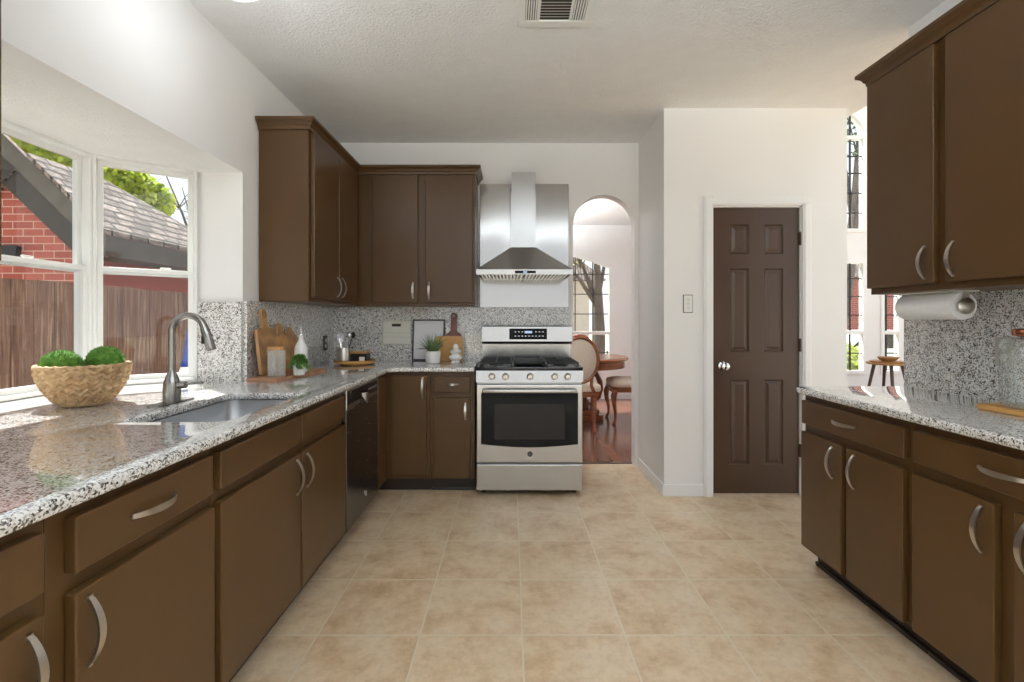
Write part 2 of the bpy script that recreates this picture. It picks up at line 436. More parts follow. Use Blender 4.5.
# bay: side cheeks, soffit, wall under the ledge
bay = [(-1.64, BY0), (-1.64, BY1), (-1.77, BY1), (-2.14, 2.43), (-2.14, 1.50), (-1.77, BY0)]
b = MB()
b.box(-1.79, -1.64, BY1, BY1+0.1, 0, CEIL); b.box(-1.79, -1.64, BY0-0.1, BY0, 0, CEIL)
bo = [(-1.64, BY0-.06), (-1.64, BY1+.06), (-1.80, BY1+.06), (-2.20, 2.47), (-2.20, 1.46), (-1.80, BY0-.06)]
b.prism(bo, lambda x, y: (x, y, -0.3), lambda x, y: (x, y, BZ0-0.002))
struct(b.build('wall_bay', M['wall']))
b = MB(); b.prism(bo, lambda x, y: (x, y, BZ1), lambda x, y: (x, y, BZ1+0.25))
struct(b.build('ceiling_bay', M['ceiling']))
# back wall with its arched opening
AX0, AX1 = 0.527, 1.054; ACX = (AX0+AX1)/2; AR = (AX1-AX0)/2; ASP = 2.05
b = MB()
b.box(-1.64, AX0, YB, 4.2, 0, CEIL); b.box(AX1, 1.2, YB, 4.2, 0, CEIL)
poly = [(AX1, CEIL), (AX0, CEIL)] + arc(ACX, ASP, AR, 180, 0, 28)
b.prism(poly, lambda x, z: (x, YB, z), lambda x, z: (x, 4.2, z))
struct(b.build('wall_back', M['wall'], smooth=30))
# pantry block
DX0, DX1, DZ1 = 1.425, 2.068, 2.062
b = MB()
b.box(1.087, DX0, YP, 3.53, 0, CEIL); b.box(DX1, 2.387, YP, 3.53, 0, CEIL); b.box(DX0, DX1, YP, 3.53, DZ1, CEIL)
b.box(1.087, 1.2, 3.53, YB, 0, CEIL); b.box(2.27, 2.387, 3.53, 7.72, 0, CEIL)
struct(b.build('wall_pantry', M['wall']))
b = MB(); b.box(WR, 2.165, YN, 2.47, 0, CEIL); struct(b.build('wall_right', M['wall']))
b = MB(); b.box(2.39, 2.5, 1.0, 6.5, CEIL+0.0, 5.2); struct(b.build('wall_upper', M['wall']))

# baseboards and casing
def baseboard(name, segs):
    b = MB()
    for (x0, x1, y0, y1) in segs:
        b.box(x0, x1, y0, y1, 0, 0.085, 0.004)
    struct(b.build(name, M['trim']))
baseboard('baseboard_pantry', [(1.073, 1.365, YP-0.014, YP), (1.073, 1.087, YP, YB), (2.13, 2.387, YP-0.014, YP)])
baseboard('baseboard_dining', [(-2.6, 2.27, 7.586, 7.6)])
b = MB()
for x0, x1 in ((1.365, 1.428), (2.062, 2.125)):
    b.box(x0, x1, YP-0.018, YP, 0, 2.125, 0.004); b.box(x0+0.012, x1-0.012, YP-0.024, YP-0.018, 0, 2.0745, 0.003)
b.box(1.4281, 2.0619, YP-0.018, YP, 2.062, 2.125, 0.004); b.box(1.377, 2.113, YP-0.024, YP-0.018, 2.075, 2.112, 0.003)
b.box(DX0, DX0+0.012, YP, 3.53, 0, DZ1); b.box(DX1-0.012, DX1, YP, 3.53, 0, DZ1); b.box(DX0, DX1, YP, 3.53, DZ1-0.01, DZ1)
struct(b.build('trim_1', M['trim']))

# six-panel pantry door
def panel_door():
    x0, x1, z0, z1, yf = 1.440, 2.053, 0.014, 2.050, 3.425
    cols = [(1.563, 1.699), (1.806, 1.942)]; rows = [(0.217, 0.824), (1.024, 1.618), (1.722, 1.932)]
    xs = [x0]+[c for p in cols for c in p]+[x1]; zs = [z0]+[c for p in rows for c in p]+[z1]
    b = MB()
    for i in range(5):
        for j in range(7):
            a, c, d, e = xs[i], xs[i+1], zs[j], zs[j+1]
            if i % 2 == 1 and j % 2 == 1:
                def rect(ins, y): return [(a+ins, y, d+ins), (c-ins, y, d+ins), (c-ins, y, e-ins), (a+ins, y, e-ins)]
                b.loft([rect(0, yf), rect(0.008, yf+0.010), rect(0.016, yf+0.010), rect(0.036, yf+0.002)], False, True)
            else:
                b.face([b.v(p) for p in ((a, yf, d), (c, yf, d), (c, yf, e), (a, yf, e))])
    yb = yf+0.035
    for q in (((x0,yf,z0),(x0,yb,z0),(x0,yb,z1),(x0,yf,z1)), ((x1,yf,z0),(x1,yb,z0),(x1,yb,z1),(x1,yf,z1)),
              ((x0,yf,z0),(x1,yf,z0),(x1,yb,z0),(x0,yb,z0)), ((x0,yf,z1),(x1,yf,z1),(x1,yb,z1),(x0,yb,z1)), ((x0,yb,z0),(x1,yb,z0),(x1,yb,z1),(x0,yb,z1))):
        b.face([b.v(p) for p in q])
    bmesh.ops.remove_doubles(b.bm, verts=b.bm.verts, dist=1e-5)
    d = struct(b.build('door_1', M['doorpaint'])); d['label'] = 'dark brown six-panel pantry door in white casing'
    k = MB(); k.lathe([(0.0, 0), (0.03, 0), (0.03, -0.006), (0.012, -0.012), (0.012, -0.03), (0.024, -0.038), (0.029, -0.05), (0.026, -0.06), (0.012, -0.066), (0.0, -0.067)], 0, 0, 24, 'y')
    bmesh.ops.translate(k.bm, verts=k.bm.verts, vec=(1.508, yf, 0.924))
    k.build('door_knob', M['chrome'], d, 40)['label'] = 'polished chrome door knob'
    for z in (1.829, 1.071, 0.321):
        h = MB(); h.box(2.050, 2.071, yf-0.006, yf+0.002, z-0.045, z+0.045, 0.001); h.tube([(2.058, yf-0.01, z-0.047), (2.058, yf-0.01, z+0.047)], 0.007)
        h.build('hinge', M['doorpaint'], d, 40)
panel_door()

# ------------------------------------------------------------------ windows
def sash_window(name, p0, p1, z0, z1, zm, lab=None):
    p0 = Vector(p0); p1 = Vector(p1); d = (p1-p0); Ln = d.length; d.normalize(); nrm = Vector((d.y, -d.x))   # nrm points indoors when p0->p1 runs with indoors on its right side
    T = lambda p: (p0.x+d.x*p[0]+nrm.x*p[1], p0.y+d.y*p[0]+nrm.y*p[1], p[2])
    w = MB(T); f = 0.017
    w.box(0, f, -0.05, 0.03, z0, z1, 0.003); w.box(Ln-f, Ln, -0.05, 0.03, z0, z1, 0.003)
    w.box(f, Ln-f, -0.05, 0.03, z1-f, z1, 0.003); w.box(f, Ln-f, -0.05, 0.04, z0, z0+0.02, 0.003)
    root = struct(w.build(name, M['vinyl']))
    if lab: root['label'] = lab
    for nm, a, c, yo in (('upper_sash', zm-0.015, z1-f, -0.035), ('lower_sash', z0+0.02, zm+0.02, -0.008)):
        s = MB(T); g = 0.024
        s.box(f, f+g, yo, yo+0.026, a, c, 0.002); s.box(Ln-f-g, Ln-f, yo, yo+0.026, a, c, 0.002)
        s.box(f+g, Ln-f-g, yo, yo+0.026, c-0.024, c, 0.002); s.box(f+g, Ln-f-g, yo, yo+0.026, a, a+0.026, 0.002)
        so = s.build(nm, M['vinyl'], root)
        q = MB(T); q.box(f+g, Ln-f-g, yo+0.011, yo+0.015, a+0.026, c-0.024); q.build('pane', M['pane'], so)
    k = MB(T)
    k.box(Ln*0.62, Ln*0.62+0.05, 0.018, 0.03, zm+0.02, zm+0.03, 0.003)
    k.build('sash_lock', M['vinyl'], root)
    return root
ZS, ZM = 0.912, 1.503
sash_window('window_1', (-2.14, 1.51), (-2.14, 2.42), ZS, BZ1, ZM, 'white double-hung window facing out from the bay')
wr2 = sash_window('window_2', (-2.13, 2.443), (-1.778, 2.716), ZS, BZ1, ZM, 'white double-hung angled bay window beside the faucet')
sash_window('window_3', (-1.778, 1.214), (-2.13, 1.487), ZS, BZ1, ZM, 'white double-hung angled bay window by the camera')
b = MB()
for (x, y) in ((-2.15, 2.437), (-2.15, 1.493)):
    b.lathe([(0.026, ZS), (0.026, BZ1)], x, y, 8)
struct(b.build('trim_2', M['vinyl']))

def grid_window(name, x0, x1, z0, z1, y, vs, hs, rail=None, archfn=None, lab=None):
    """Fixed or hung window facing -Y, its head flat or following archfn(x)."""
    fr = MB(); n = 24; t = 0.045
    top = (lambda x: z1) if archfn is None else archfn
    xs = [x0+(x1-x0)*i/n for i in range(n+1)]
    fr.box(x0, x0+t, y-0.02, y+0.06, z0, top(x0)); fr.box(x1-t, x1, y-0.02, y+0.06, z0, top(x1)); fr.box(x0+t, x1-t, y-0.02, y+0.06, z0, z0+t)
    xi = [x0+t+(x1-x0-2*t)*i/n for i in range(n+1)]
    fr.prism([(x, top(x)) for x in xi]+[(x, top(x)-t) for x in xi[::-1]], lambda x, z: (x, y-0.02, z), lambda x, z: (x, y+0.06, z))
    if rail: fr.box(x0+t, x1-t, y-0.015, y+0.05, rail-0.025, rail+0.025, 0.004)
    root = struct(fr.build(name, M['vinyl']))
    if lab: root['label'] = lab
    g = MB(); g.prism([(x, top(x)-t*0.6) for x in xs]+[(x1-0.02, z0+0.02), (x0+0.02, z0+0.02)], lambda x, z: (x, y+0.016, z), lambda x, z: (x, y+0.02, z))
    g.build('pane', M['pane'], root)
    m = MB()
    for v in vs: m.box(v-0.007, v+0.007, y+0.006, y+0.03, z0+t, top(v)-t)
    for h in hs:
        ok = [x for x in xs if top(x)-t > h]
        if ok: m.box(max(x0+t, ok[0]), min(x1-t, ok[-1]), y+0.008, y+0.028, h-0.007, h+0.007)
    m.build('muntins', M['black'], root)
    return root
# dining room far wall
eyeb = lambda x: 2.36-0.18*(x-0.4)**2
b = MB()
n = 24; xs = [-0.8+2.4*i/n for i in range(n+1)]
b.box(-2.6, -0.8, 7.6, 7.72, 0, CEIL); b.box(1.6, 2.27, 7.6, 7.72, 0, CEIL); b.box(-0.8, 1.6, 7.6, 7.72, 0, 0.45)
b.prism([(1.6, CEIL), (-0.8, CEIL)]+[(x, eyeb(x)) for x in xs], lambda x, z: (x, 7.6, z), lambda x, z: (x, 7.72, z))
struct(b.build('wall_dining', M['wall']))
grid_window('window_4', -0.8, 1.6, 0.45, 2.3, 7.62, [-0.1, 0.18, 0.46, 0.74, 1.02, 1.30], [0.73, 1.345, 1.66, 1.978], 1.044, eyeb, 'dining room window with an arched head and black grid')
# living room far wall with tall windows
archt = lambda x: 3.72+math.sqrt(max(0, 0.405**2-(x-4.395)**2))
b = MB()
b.box(2.387, 3.99, 6.5, 6.62, 0, 5.2); b.box(4.80, 5.0, 6.5, 6.62, 0, 5.2); b.box(5.28, 8, 6.5, 6.62, 0, 5.2)
b.box(3.99, 4.80, 6.5, 6.62, 0, 0.52); b.box(3.99, 4.80, 6.5, 6.62, 2.06, 2.44); b.box(5.0, 5.28, 6.5, 6.62, 0, 0.52); b.box(5.0, 5.28, 6.5, 6.62, 2.06, 5.2)
xs = [3.99+0.81*i/24 for i in range(25)]
b.prism([(4.80, 5.2), (3.99, 5.2)]+[(x, archt(x)) for x in xs], lambda x, z: (x, 6.5, z), lambda x, z: (x, 6.62, z))
struct(b.build('wall_living', M['wall']))
grid_window('window_5', 3.99, 4.80, 0.52, 2.06, 6.5, [4.19, 4.395, 4.60], [0.80, 1.317, 1.567, 1.81], 1.08, None, 'tall living room window with black grid below the arched one')
grid_window('window_6', 3.99, 4.80, 2.44, 4.1, 6.5, [4.19, 4.395, 4.60], [2.70, 2.97, 3.24, 3.47], 3.72, archt, 'arched upper living room window')
grid_window('window_7', 5.0, 5.28, 0.52, 2.06, 6.5, [5.09], [0.80, 1.317, 1.567, 1.81], 1.08, None, 'narrow living room window behind the round side table')

# ------------------------------------------------------------------ cabinets
FL = lambda p: (-0.918+p[1], p[0], p[2])     # left run: u = Y, v = out into the aisle
FR = lambda p: (1.503-p[1], p[0], p[2])     # right run
FB = lambda p: (p[0], 3.478-p[1], p[2])      # back run: u = X
UL = lambda p: (-1.218+p[1], p[0], p[2])
UR = lambda p: (1.744-p[1], p[0], p[2])
UB = lambda p: (p[0], 3.779-p[1], p[2])

def handle(F, u, z, vertical, parent, Ln=0.15, v0=0.027, proj=0.03, wd=0.0085):
    b = MB(F); n = 16; rings = []
    for i in range(n+1):
        t = i/n; s = (t-0.5)*Ln; o = v0+proj*math.sin(PI*t)**0.75*1.0
        e = math.cos(PI*t)
        th = 0.0045; h = wd*(0.62+0.38*math.sin(PI*t))
        q = []
        # normal in the (s, v) plane
        ns, nv = -e*0.5, 0.87
        for (a, c) in ((-h, -1), (h, -1), (h, 1), (-h, 1)):
            ss, vv = s+ns*0.0*c, o+c*th/2
            q.append((u+a, vv, z+ss) if vertical else (u+ss, vv, z+a))
        rings.append(q)
    b.loft(rings)
    for sgn in (-1, 1):
        s = sgn*(Ln/2-0.004)
        if vertical: b.box(u-0.005, u+0.005, v0-0.001, v0+0.006, z+s-0.004, z+s+0.004)
        else: b.box(u+s-0.004, u+s+0.004, v0-0.001, v0+0.006, z-0.005, z+0.005)
    return b.build('handle', M['nickel'], parent, 35)
def front(F, name, u0, u1, z0, z1, parent, bev=0.004):
    b = MB(F); b.box(u0, u1, 0.0005, 0.027, z0, z1, bev); return b.build(name, M['brown'], parent)

def base_carcass(F, u0, u1, depth, root, hollow=False):
    b = MB(F)
    if hollow:
        b.box(u0, u0+0.018, -depth, 0, 0.1, 0.876); b.box(u1-0.018, u1, -depth, 0, 0.1, 0.876)
        b.box(u0+0.018, u1-0.018, -depth, 0, 0.1, 0.118); b.box(u0+0.018, u1-0.018, -0.02, 0, 0.118, 0.876)
        b.box(u0+0.018, u1-0.018, -depth, -depth+0.01, 0.118, 0.876)
    else:
        b.box(u0, u1, -depth, 0, 0.1, 0.876, 0.002)
    b.build('carcass', M['brown'], root)
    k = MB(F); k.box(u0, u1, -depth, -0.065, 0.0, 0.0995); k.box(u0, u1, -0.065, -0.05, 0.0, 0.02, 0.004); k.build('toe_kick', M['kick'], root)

def base_unit(name, label, F, u0, u1, depth, drawers, doors, hollow=False, hl=(0.15, 0.15)):
    """drawers/doors: (u0, u1, handle u or None)"""
    loc = F(((u0+u1)/2, -depth/2, 0))
    root = thing(name, label, 'cabinet', loc)
    base_carcass(F, u0, u1, depth-0.008, root, hollow)
    for (a, c, h) in drawers:
        d = front(F, 'drawer' if h is not None else 'false_front', a, c, 0.728, 0.845, root)
        if h is not None: handle(F, h, 0.788, False, d, hl[0])
    for (a, c, h) in doors:
        d = front(F, 'door', a, c, 0.108, 0.688, root)
        handle(F, h, 0.595, True, d, hl[1])
    return root
G = 0.0008
base_unit('base_cabinet', 'brown base cabinet cut by the photo edge, first under the window counter', FL, 0.45, 0.943-G, 0.605, [(0.47, 0.918, 0.69)], [(0.47, 0.918, 0.885)])
base_unit('base_cabinet', 'brown base cabinet with one wide drawer above one door, below the woven basket', FL, 0.943+G, 1.464-G, 0.605, [(0.984, 1.437, 1.198)], [(0.984, 1.446, 1.012)])
base_unit('sink_base_cabinet', 'brown two-door cabinet with blank drawer fronts under the sink', FL, 1.464+G, 2.598-G, 0.605, [(1.478, 2.033, None), (2.054, 2.578, None)], [(1.478, 2.036, 1.996), (2.054, 2.588, 2.096)], True)
base_unit('base_cabinet', 'brown base cabinet at the end of the short run, facing the pantry side', FR, 1.79+G, 2.452, 0.545, [(1.805, 2.440, 2.13)], [(2.150, 2.444, 2.205), (1.812, 2.115, 2.065)])
base_unit('base_cabinet', 'brown base cabinet below the glass jar, with drawer and two doors', FR, 1.09, 1.79-G, 0.545, [(1.11, 1.765, 1.44)], [(1.468, 1.768, 1.505), (1.11, 1.41, 1.372)])
base_unit('base_cabinet', 'narrow brown cabinet with small drawer, touching the range', FB, -0.583, -0.263, 0.60, [(-0.558, -0.294, -0.425)], [(-0.558, -0.294, -0.328)], False, (0.10, 0.125))
# corner cabinet
root = thing('corner_cabinet', 'brown corner base cabinet with a full-height door beside the dishwasher', 'cabinet', (-1.1, 3.7, 0))
b = MB(); b.box(-1.515, -0.918, 3.222, 4.07, 0.1, 0.876, 0.002); b.box(-0.9179, -0.585, 3.478, 4.07, 0.1, 0.876, 0.002); b.build('carcass', M['brown'], root)
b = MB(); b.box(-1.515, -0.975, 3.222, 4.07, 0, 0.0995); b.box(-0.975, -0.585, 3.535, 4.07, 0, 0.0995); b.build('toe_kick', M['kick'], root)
d = front(FB, 'door', -0.862, -0.608, 0.13, 0.85, root); handle(FB, -0.635, 0.765, True, d)
b = MB(FL); b.box(3.235, 3.44, 0.0005, 0.027, 0.108, 0.85, 0.004); b.build('filler_panel', M['brown'], root)

# dishwasher
root = thing('dishwasher', 'dark stainless dishwasher between the sink cabinet and the corner', 'dishwasher', (-1.2, 2.91, 0))
b = MB(FL); b.box(2.602, 3.217, -0.58, -0.003, 0.1, 0.872); b.build('body', M['black'], root)
b = MB(FL); b.box(2.606, 3.213, -0.002, 0.026, 0.09, 0.755, 0.005, 3); dd = b.build('door', M['dishsteel'], root)
b = MB(FL); b.box(2.606, 3.213, -0.002, 0.026, 0.757, 0.868, 0.004); cp = b.build('control_panel', M['steel'], root)
b = MB(FL); b.box(2.63, 3.19, 0.0262, 0.028, 0.785, 0.855, 0.001); b.build('control_strip', M['bglass'], cp)
for k in range(5):
    b = MB(FL); b.box(3.0+k*0.036, 3.02+k*0.036, 0.0282, 0.029, 0.812, 0.824); b.build('button', M['steeldark'], cp)
b = MB(FL); pr = [(2.86+0.10*t, 0.028+0.022*math.sin(PI*t)) for t in [i/10 for i in range(11)]]
b.loft([[(u, v, 0.80-0.055*math.sin(PI*i/10)), (u, v+0.004, 0.80-0.055*math.sin(PI*i/10)), (u, v+0.004, 0.815), (u, v, 0.815)] for i, (u, v) in enumerate(pr)])
b.build('latch_handle', M['steel'], root, 40)
b = MB(FL)
ps = [(2.915+0.05*t, 0.0275, 0.19+0.022*math.sin(2.2*t*PI)*(1-0.3*t)) for t in [i/12 for i in range(13)]]
b.tube(ps, [0.0015+0.0025*math.sin(PI*i/12) for i in range(13)], 6); b.build('emblem', M['nickel'], dd)
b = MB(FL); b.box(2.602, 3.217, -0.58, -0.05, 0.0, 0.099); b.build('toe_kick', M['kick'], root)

# wall cabinets with crown
def offset_path(path, o):
    out = []
    P = [Vector(p) for p in path]
    for i, p in enumerate(P):
        ns = []
        if i > 0: d = (P[i]-P[i-1]).normalized(); ns.append(Vector((d.y, -d.x)))
        if i < len(P)-1: d = (P[i+1]-P[i]).normalized(); ns.append(Vector((d.y, -d.x)))
        if len(ns) == 1: out.append(p+ns[0]*o)
        else:
            m_ = (ns[0]+ns[1]); out.append(p+m_*(o/(1+ns[0].dot(ns[1]))))
    return out
CROWN = [(0.0, 2.392), (0.012, 2.392), (0.014, 2.408), (0.020, 2.414), (0.026, 2.428), (0.038, 2.438), (0.044, 2.442), (0.044, 2.458), (0.0, 2.458)]
def crown(path, i0, i1, root, dz=0.0):
    offs = [offset_path(path, o) for o, z in CROWN]
    rings = [[(offs[j][i].x, offs[j][i].y, CROWN[j][1]+dz) for j in range(len(CROWN))] for i in range(i0, i1+1)]
    b = MB(); b.loft(rings); b.build('crown_moulding', M['brown'], root)
UZ0, UZ1 = 1.362, 2.40
path = [(-1.515, 2.884), (-1.214, 2.884), (-1.214, 3.775), (-0.281, 3.775), (-0.281, 4.07)]
root = thing('wall_cabinet', 'tall brown wall cabinet above the paddle boards, its side facing the sink', 'cabinet', (-1.37, 3.4, UZ0))
b = MB(); b.box(-1.515, -1.218, 2.884, 4.07, UZ0, UZ1, 0.002); b.build('carcass', M['brown'], root)
d = front(UL, 'door', 2.913, 3.325, 1.387, 2.386, root); handle(UL, 3.29, 1.475, True, d, 0.14)
d = front(UL, 'door', 3.340, 3.735, 1.387, 2.386, root); handle(UL, 3.385, 1.475, True, d, 0.14)
crown(path, 0, 2, root)
root = thing('wall_cabinet', 'brown two-door wall cabinet on the back wall beside the hood', 'cabinet', (-0.75, 3.93, UZ0))
b = MB(); b.box(-1.2175, -0.281, 3.779, 4.07, UZ0, UZ1, 0.002); b.build('carcass', M['brown'], root)
d = front(UB, 'door', -1.087, -0.729, 1.385, 2.386, root); handle(UB, -0.765, 1.48, True, d, 0.13)
d = front(UB, 'door', -0.669, -0.300, 1.385, 2.386, root); handle(UB, -0.640, 1.48, True, d, 0.13)
crown(path, 2, 4, root)
pr_ = [(1.74, 0.95), (1.74, 2.335), (2.04, 2.335)]
pr_ = pr_[::-1]
root = thing('wall_cabinet', 'brown wall cabinet over the paper towel roll', 'cabinet', (1.89, 1.7, 1.372))
b = MB(); b.box(1.744, 2.04, 0.95, 2.325, 1.372, 2.40, 0.002); b.build('carcass', M['brown'], root)
d = front(UR, 'door', 1.953, 2.318, 1.400, 2.375, root); handle(UR, 1.992, 1.488, True, d, 0.14)
d = front(UR, 'door', 1.53, 1.90, 1.400, 2.375, root); handle(UR, 1.862, 1.488, True, d, 0.14)
d = front(UR, 'door', 0.97, 1.47, 1.400, 2.375, root); handle(UR, 1.44, 1.488, True, d, 0.14)
b = MB()
rings = []
for (px, py, mx, my) in ((2.04, 2.325, 0, 1), (1.74, 2.325, -1, 1), (1.74, 0.95, -1, 0)):
    rings.append([(px+mx*o, py+my*o, z-0.008) for o, z in CROWN])
b.loft(rings); b.build('crown_moulding', M['brown'], root)
root = thing('wall_cabinet', 'brown wall cabinet of which only a thin strip shows before the bay window', 'cabinet', (-1.37, 0.85, UZ0))
b = MB(); b.box(-1.515, -1.218, 0.55, 1.145, UZ0, UZ1, 0.002); b.build('carcass', M['brown'], root)
d = front(UL, 'door', 0.57, 1.124, 1.387, 2.386, root); handle(UL, 0.61, 1.475, True, d, 0.14)
crown([(-1.218, 0.55), (-1.218, 1.145), (-1.515, 1.145)], 0, 2, root)

# ------------------------------------------------------------------ granite
ZG0, ZG1 = 0.8775, 0.910
def slab(name, label, outer, hole=None, front=None, cat='countertop'):
    bm = bmesh.new()
    def ring(pts, z): return [bm.verts.new((x, y, z)) for x, y in pts]
    loops = [outer]+([hole] if hole else [])
    for z, flip in ((ZG1, False), (ZG0, True)):
        es = []
        for lp in loops:
            vs = ring(lp, z)
            es += [bm.edges.new((vs[i], vs[(i+1) % len(vs)])) for i in range(len(vs))]
        bmesh.ops.triangle_fill(bm, use_beauty=True, use_dissolve=False, edges=es)
    bm.verts.ensure_lookup_table()
    k = 0; nv = sum(len(l) for l in loops); vs = list(bm.verts)
    for lp in loops:
        n = len(lp)
        for i in range(n):
            a, c = vs[k+i], vs[k+(i+1) % n]; bm.faces.new([a, c, vs[nv+k+(i+1) % n], vs[nv+k+i]])
        k += n
    bmesh.ops.recalc_face_normals(bm, faces=bm.faces)
    if front:
        es = [e for e in bm.edges if abs(e.verts[0].co.z-e.verts[1].co.z) < 1e-6 and len(e.link_faces) == 2
              and abs(abs(e.link_faces[0].normal.z)-abs(e.link_faces[1].normal.z)) > 0.5 and all(front(v.co) for v in e.verts)]
        bmesh.ops.bevel(bm, geom=es, offset=0.011, segments=4, profile=0.5, affect='EDGES')
    b = MB(); b.bm.free(); b.bm = bm
    return tag(b.build(name, M['granite'], None, 40), label, cat)
SX0, SX1, SY0, SY1 = -1.31, -0.962, 1.612, 2.238
hole = rrect(SX0, SX1, SY0, SY1, [0.025, 0.075, 0.03, 0.03])
out = [(-0.865, 0.44)] + [(-0.865, 3.36)] + [(-0.865+0.07-0.07*math.cos(math.radians(a)), 3.36+0.07*math.sin(math.radians(a))) for a in (22, 45, 68)] + [(-0.795, 3.43), (-0.262, 3.43), (-0.262, 4.055), (-1.495, 4.055), (-1.495, 2.72), (-1.518, 2.72), (-1.518, 1.21), (-1.495, 1.21), (-1.495, 0.44)]
slab('countertop', 'speckled granite counter with the sink cut into it', out, hole,
     lambda c: (c.x > -0.87 and c.y < 3.45) or (SX0-0.01 < c.x < SX1+0.01 and SY0-0.01 < c.y < SY1+0.01))
slab('countertop', 'granite ledge filling the bay below its windows', [(-1.5205, BY0+.001), (-1.5205, BY1-.001), (-1.772, BY1-.001), (-2.15, 2.43), (-2.15, 1.50), (-1.772, BY0+.001)], None, None, 'window ledge')
rc = [(1.45, 1.08), (2.02, 1.08), (2.02, 2.475)] + [(1.45+0.05-0.05*math.sin(math.radians(a)), 2.475-0.05+0.05*math.cos(math.radians(a))) for a in (0, 20, 45, 70, 90)]
slab('countertop', 'short granite counter under the paper towel roll', rc, None, lambda c: c.x < 1.46 or c.y > 2.42)
def splash(label, boxes):
    b = MB()
    for q in boxes: b.box(*q)
    return tag(b.build('backsplash', M['granite']), label, 'backsplash')
splash('granite backsplash lining the left wall behind the paddle boards', [(WL+0.0015, -1.497, 2.7215, 4.0555, ZG1, UZ0-0.002)])
splash('granite backsplash behind the framed picture and above the range', [(-1.496, -0.262, 4.0565, YB-0.0015, ZG1, UZ0-0.002), (-0.2615, 0.488, 4.0565, YB-0.0015, ZG1-0.01, 1.355)])
splash('granite backsplash on the bay cheek behind the faucet', [(-1.772, -1.5205, 2.70, 2.7185, ZG1, 1.352)])
splash('granite backsplash behind the glass jar', [(2.022, WR-0.0015, 1.08, 2.47, ZG1, 1.372)])

# ------------------------------------------------------------------ sink and faucet
root = thing('sink', 'stainless undermount sink set in the granite counter', 'sink', (-1.136, 1.925, 0.7))
def rr3(ins, z, r): return [(x, y, z) for x, y in rrect(SX0+ins, SX1-ins, SY0+ins, SY1-ins, r)]
b = MB()
b.loft([rr3(-0.02, 0.8765, 0.06), rr3(-0.004, 0.8765, 0.05), rr3(-0.004, 0.870, 0.05), rr3(0.004, 0.72, 0.06), rr3(0.02, 0.694, 0.07), rr3(0.05, 0.688, 0.07), rr3(0.05, 0.682, 0.07), rr3(0.012, 0.690, 0.07), rr3(0.001, 0.72, 0.06), rr3(-0.007, 0.868, 0.05), rr3(-0.02, 0.868, 0.06)], False, False)
b.face([b.v(p) for p in rr3(0.05, 0.688, 0.07)]); b.face([b.v(p) for p in rr3(0.05, 0.682, 0.07)])
bmesh.ops.remove_doubles(b.bm, verts=b.bm.verts, dist=1e-5)
b.build('basin', M['sinksteel'], root, 50)
b = MB(); b.lathe([(0.0, 0.692), (0.03, 0.692), (0.042, 0.690), (0.044, 0.6885)], -1.136, 1.925, 24); b.build('drain', M['chrome'], root, 40)

fx, fy = -1.392, 1.97
root = thing('faucet', 'brushed steel pull-down kitchen faucet behind the sink', 'faucet', (fx, fy, ZG1))
b = MB()
pl = [(fx+x, fy+y) for x, y in arc(0, 0.09, 0.028, 0, 180, 10)+arc(0, -0.09, 0.028, 180, 360, 10)]
b.prism(pl, lambda x, y: (x, y, ZG1), lambda x, y: (x, y, ZG1+0.007)); b.build('deck_plate', M['faucet'], root)
b = MB(); b.lathe([(0.032, ZG1+0.007), (0.032, ZG1+0.03), (0.031, 0.985), (0.026, 1.005), (0.017, 1.03), (0.0145, 1.045)], fx, fy, 28); b.build('body', M['faucet'], root, 40)
b = MB()
R = 0.068; zc = 1.20
pts = [(fx, fy, 1.03), (fx, fy, 1.12), (fx, fy, zc)] + [(fx+R-R*math.cos(math.radians(a)), fy, zc+R*math.sin(math.radians(a))) for a in range(10, 166, 8)]
b.tube(pts, 0.0135, 16); b.build('spout', M['faucet'], root, 50)
a = math.radians(162); p = Vector((fx+R-R*math.cos(a), fy, zc+R*math.sin(a))); dv = Vector((math.sin(a), 0, math.cos(a)))
b = MB(); b.tube([p, p+dv*0.01, p+dv*0.03, p+dv*0.095, p+dv*0.10], [0.0145, 0.0165, 0.0175, 0.0185, 0.016], 18); hd = b.build('spray_head', M['faucet'], root, 40)
b = MB(); q = p+dv*0.055; b.box(q.x-0.022, q.x-0.014, fy-0.014, fy-0.004, q.z-0.016, q.z+0.016, 0.002); b.build('button', M['black'], hd)
b = MB(); b.tube([(fx+0.02, fy+0.0, 0.982), (fx+0.058, fy, 0.985)], [0.016, 0.014], 16); b.tube([(fx+0.055, fy, 0.987), (fx+0.125, fy+0.005, 0.993)], [0.0055, 0.0055], 10); b.build('lever', M['faucet'], root, 40)

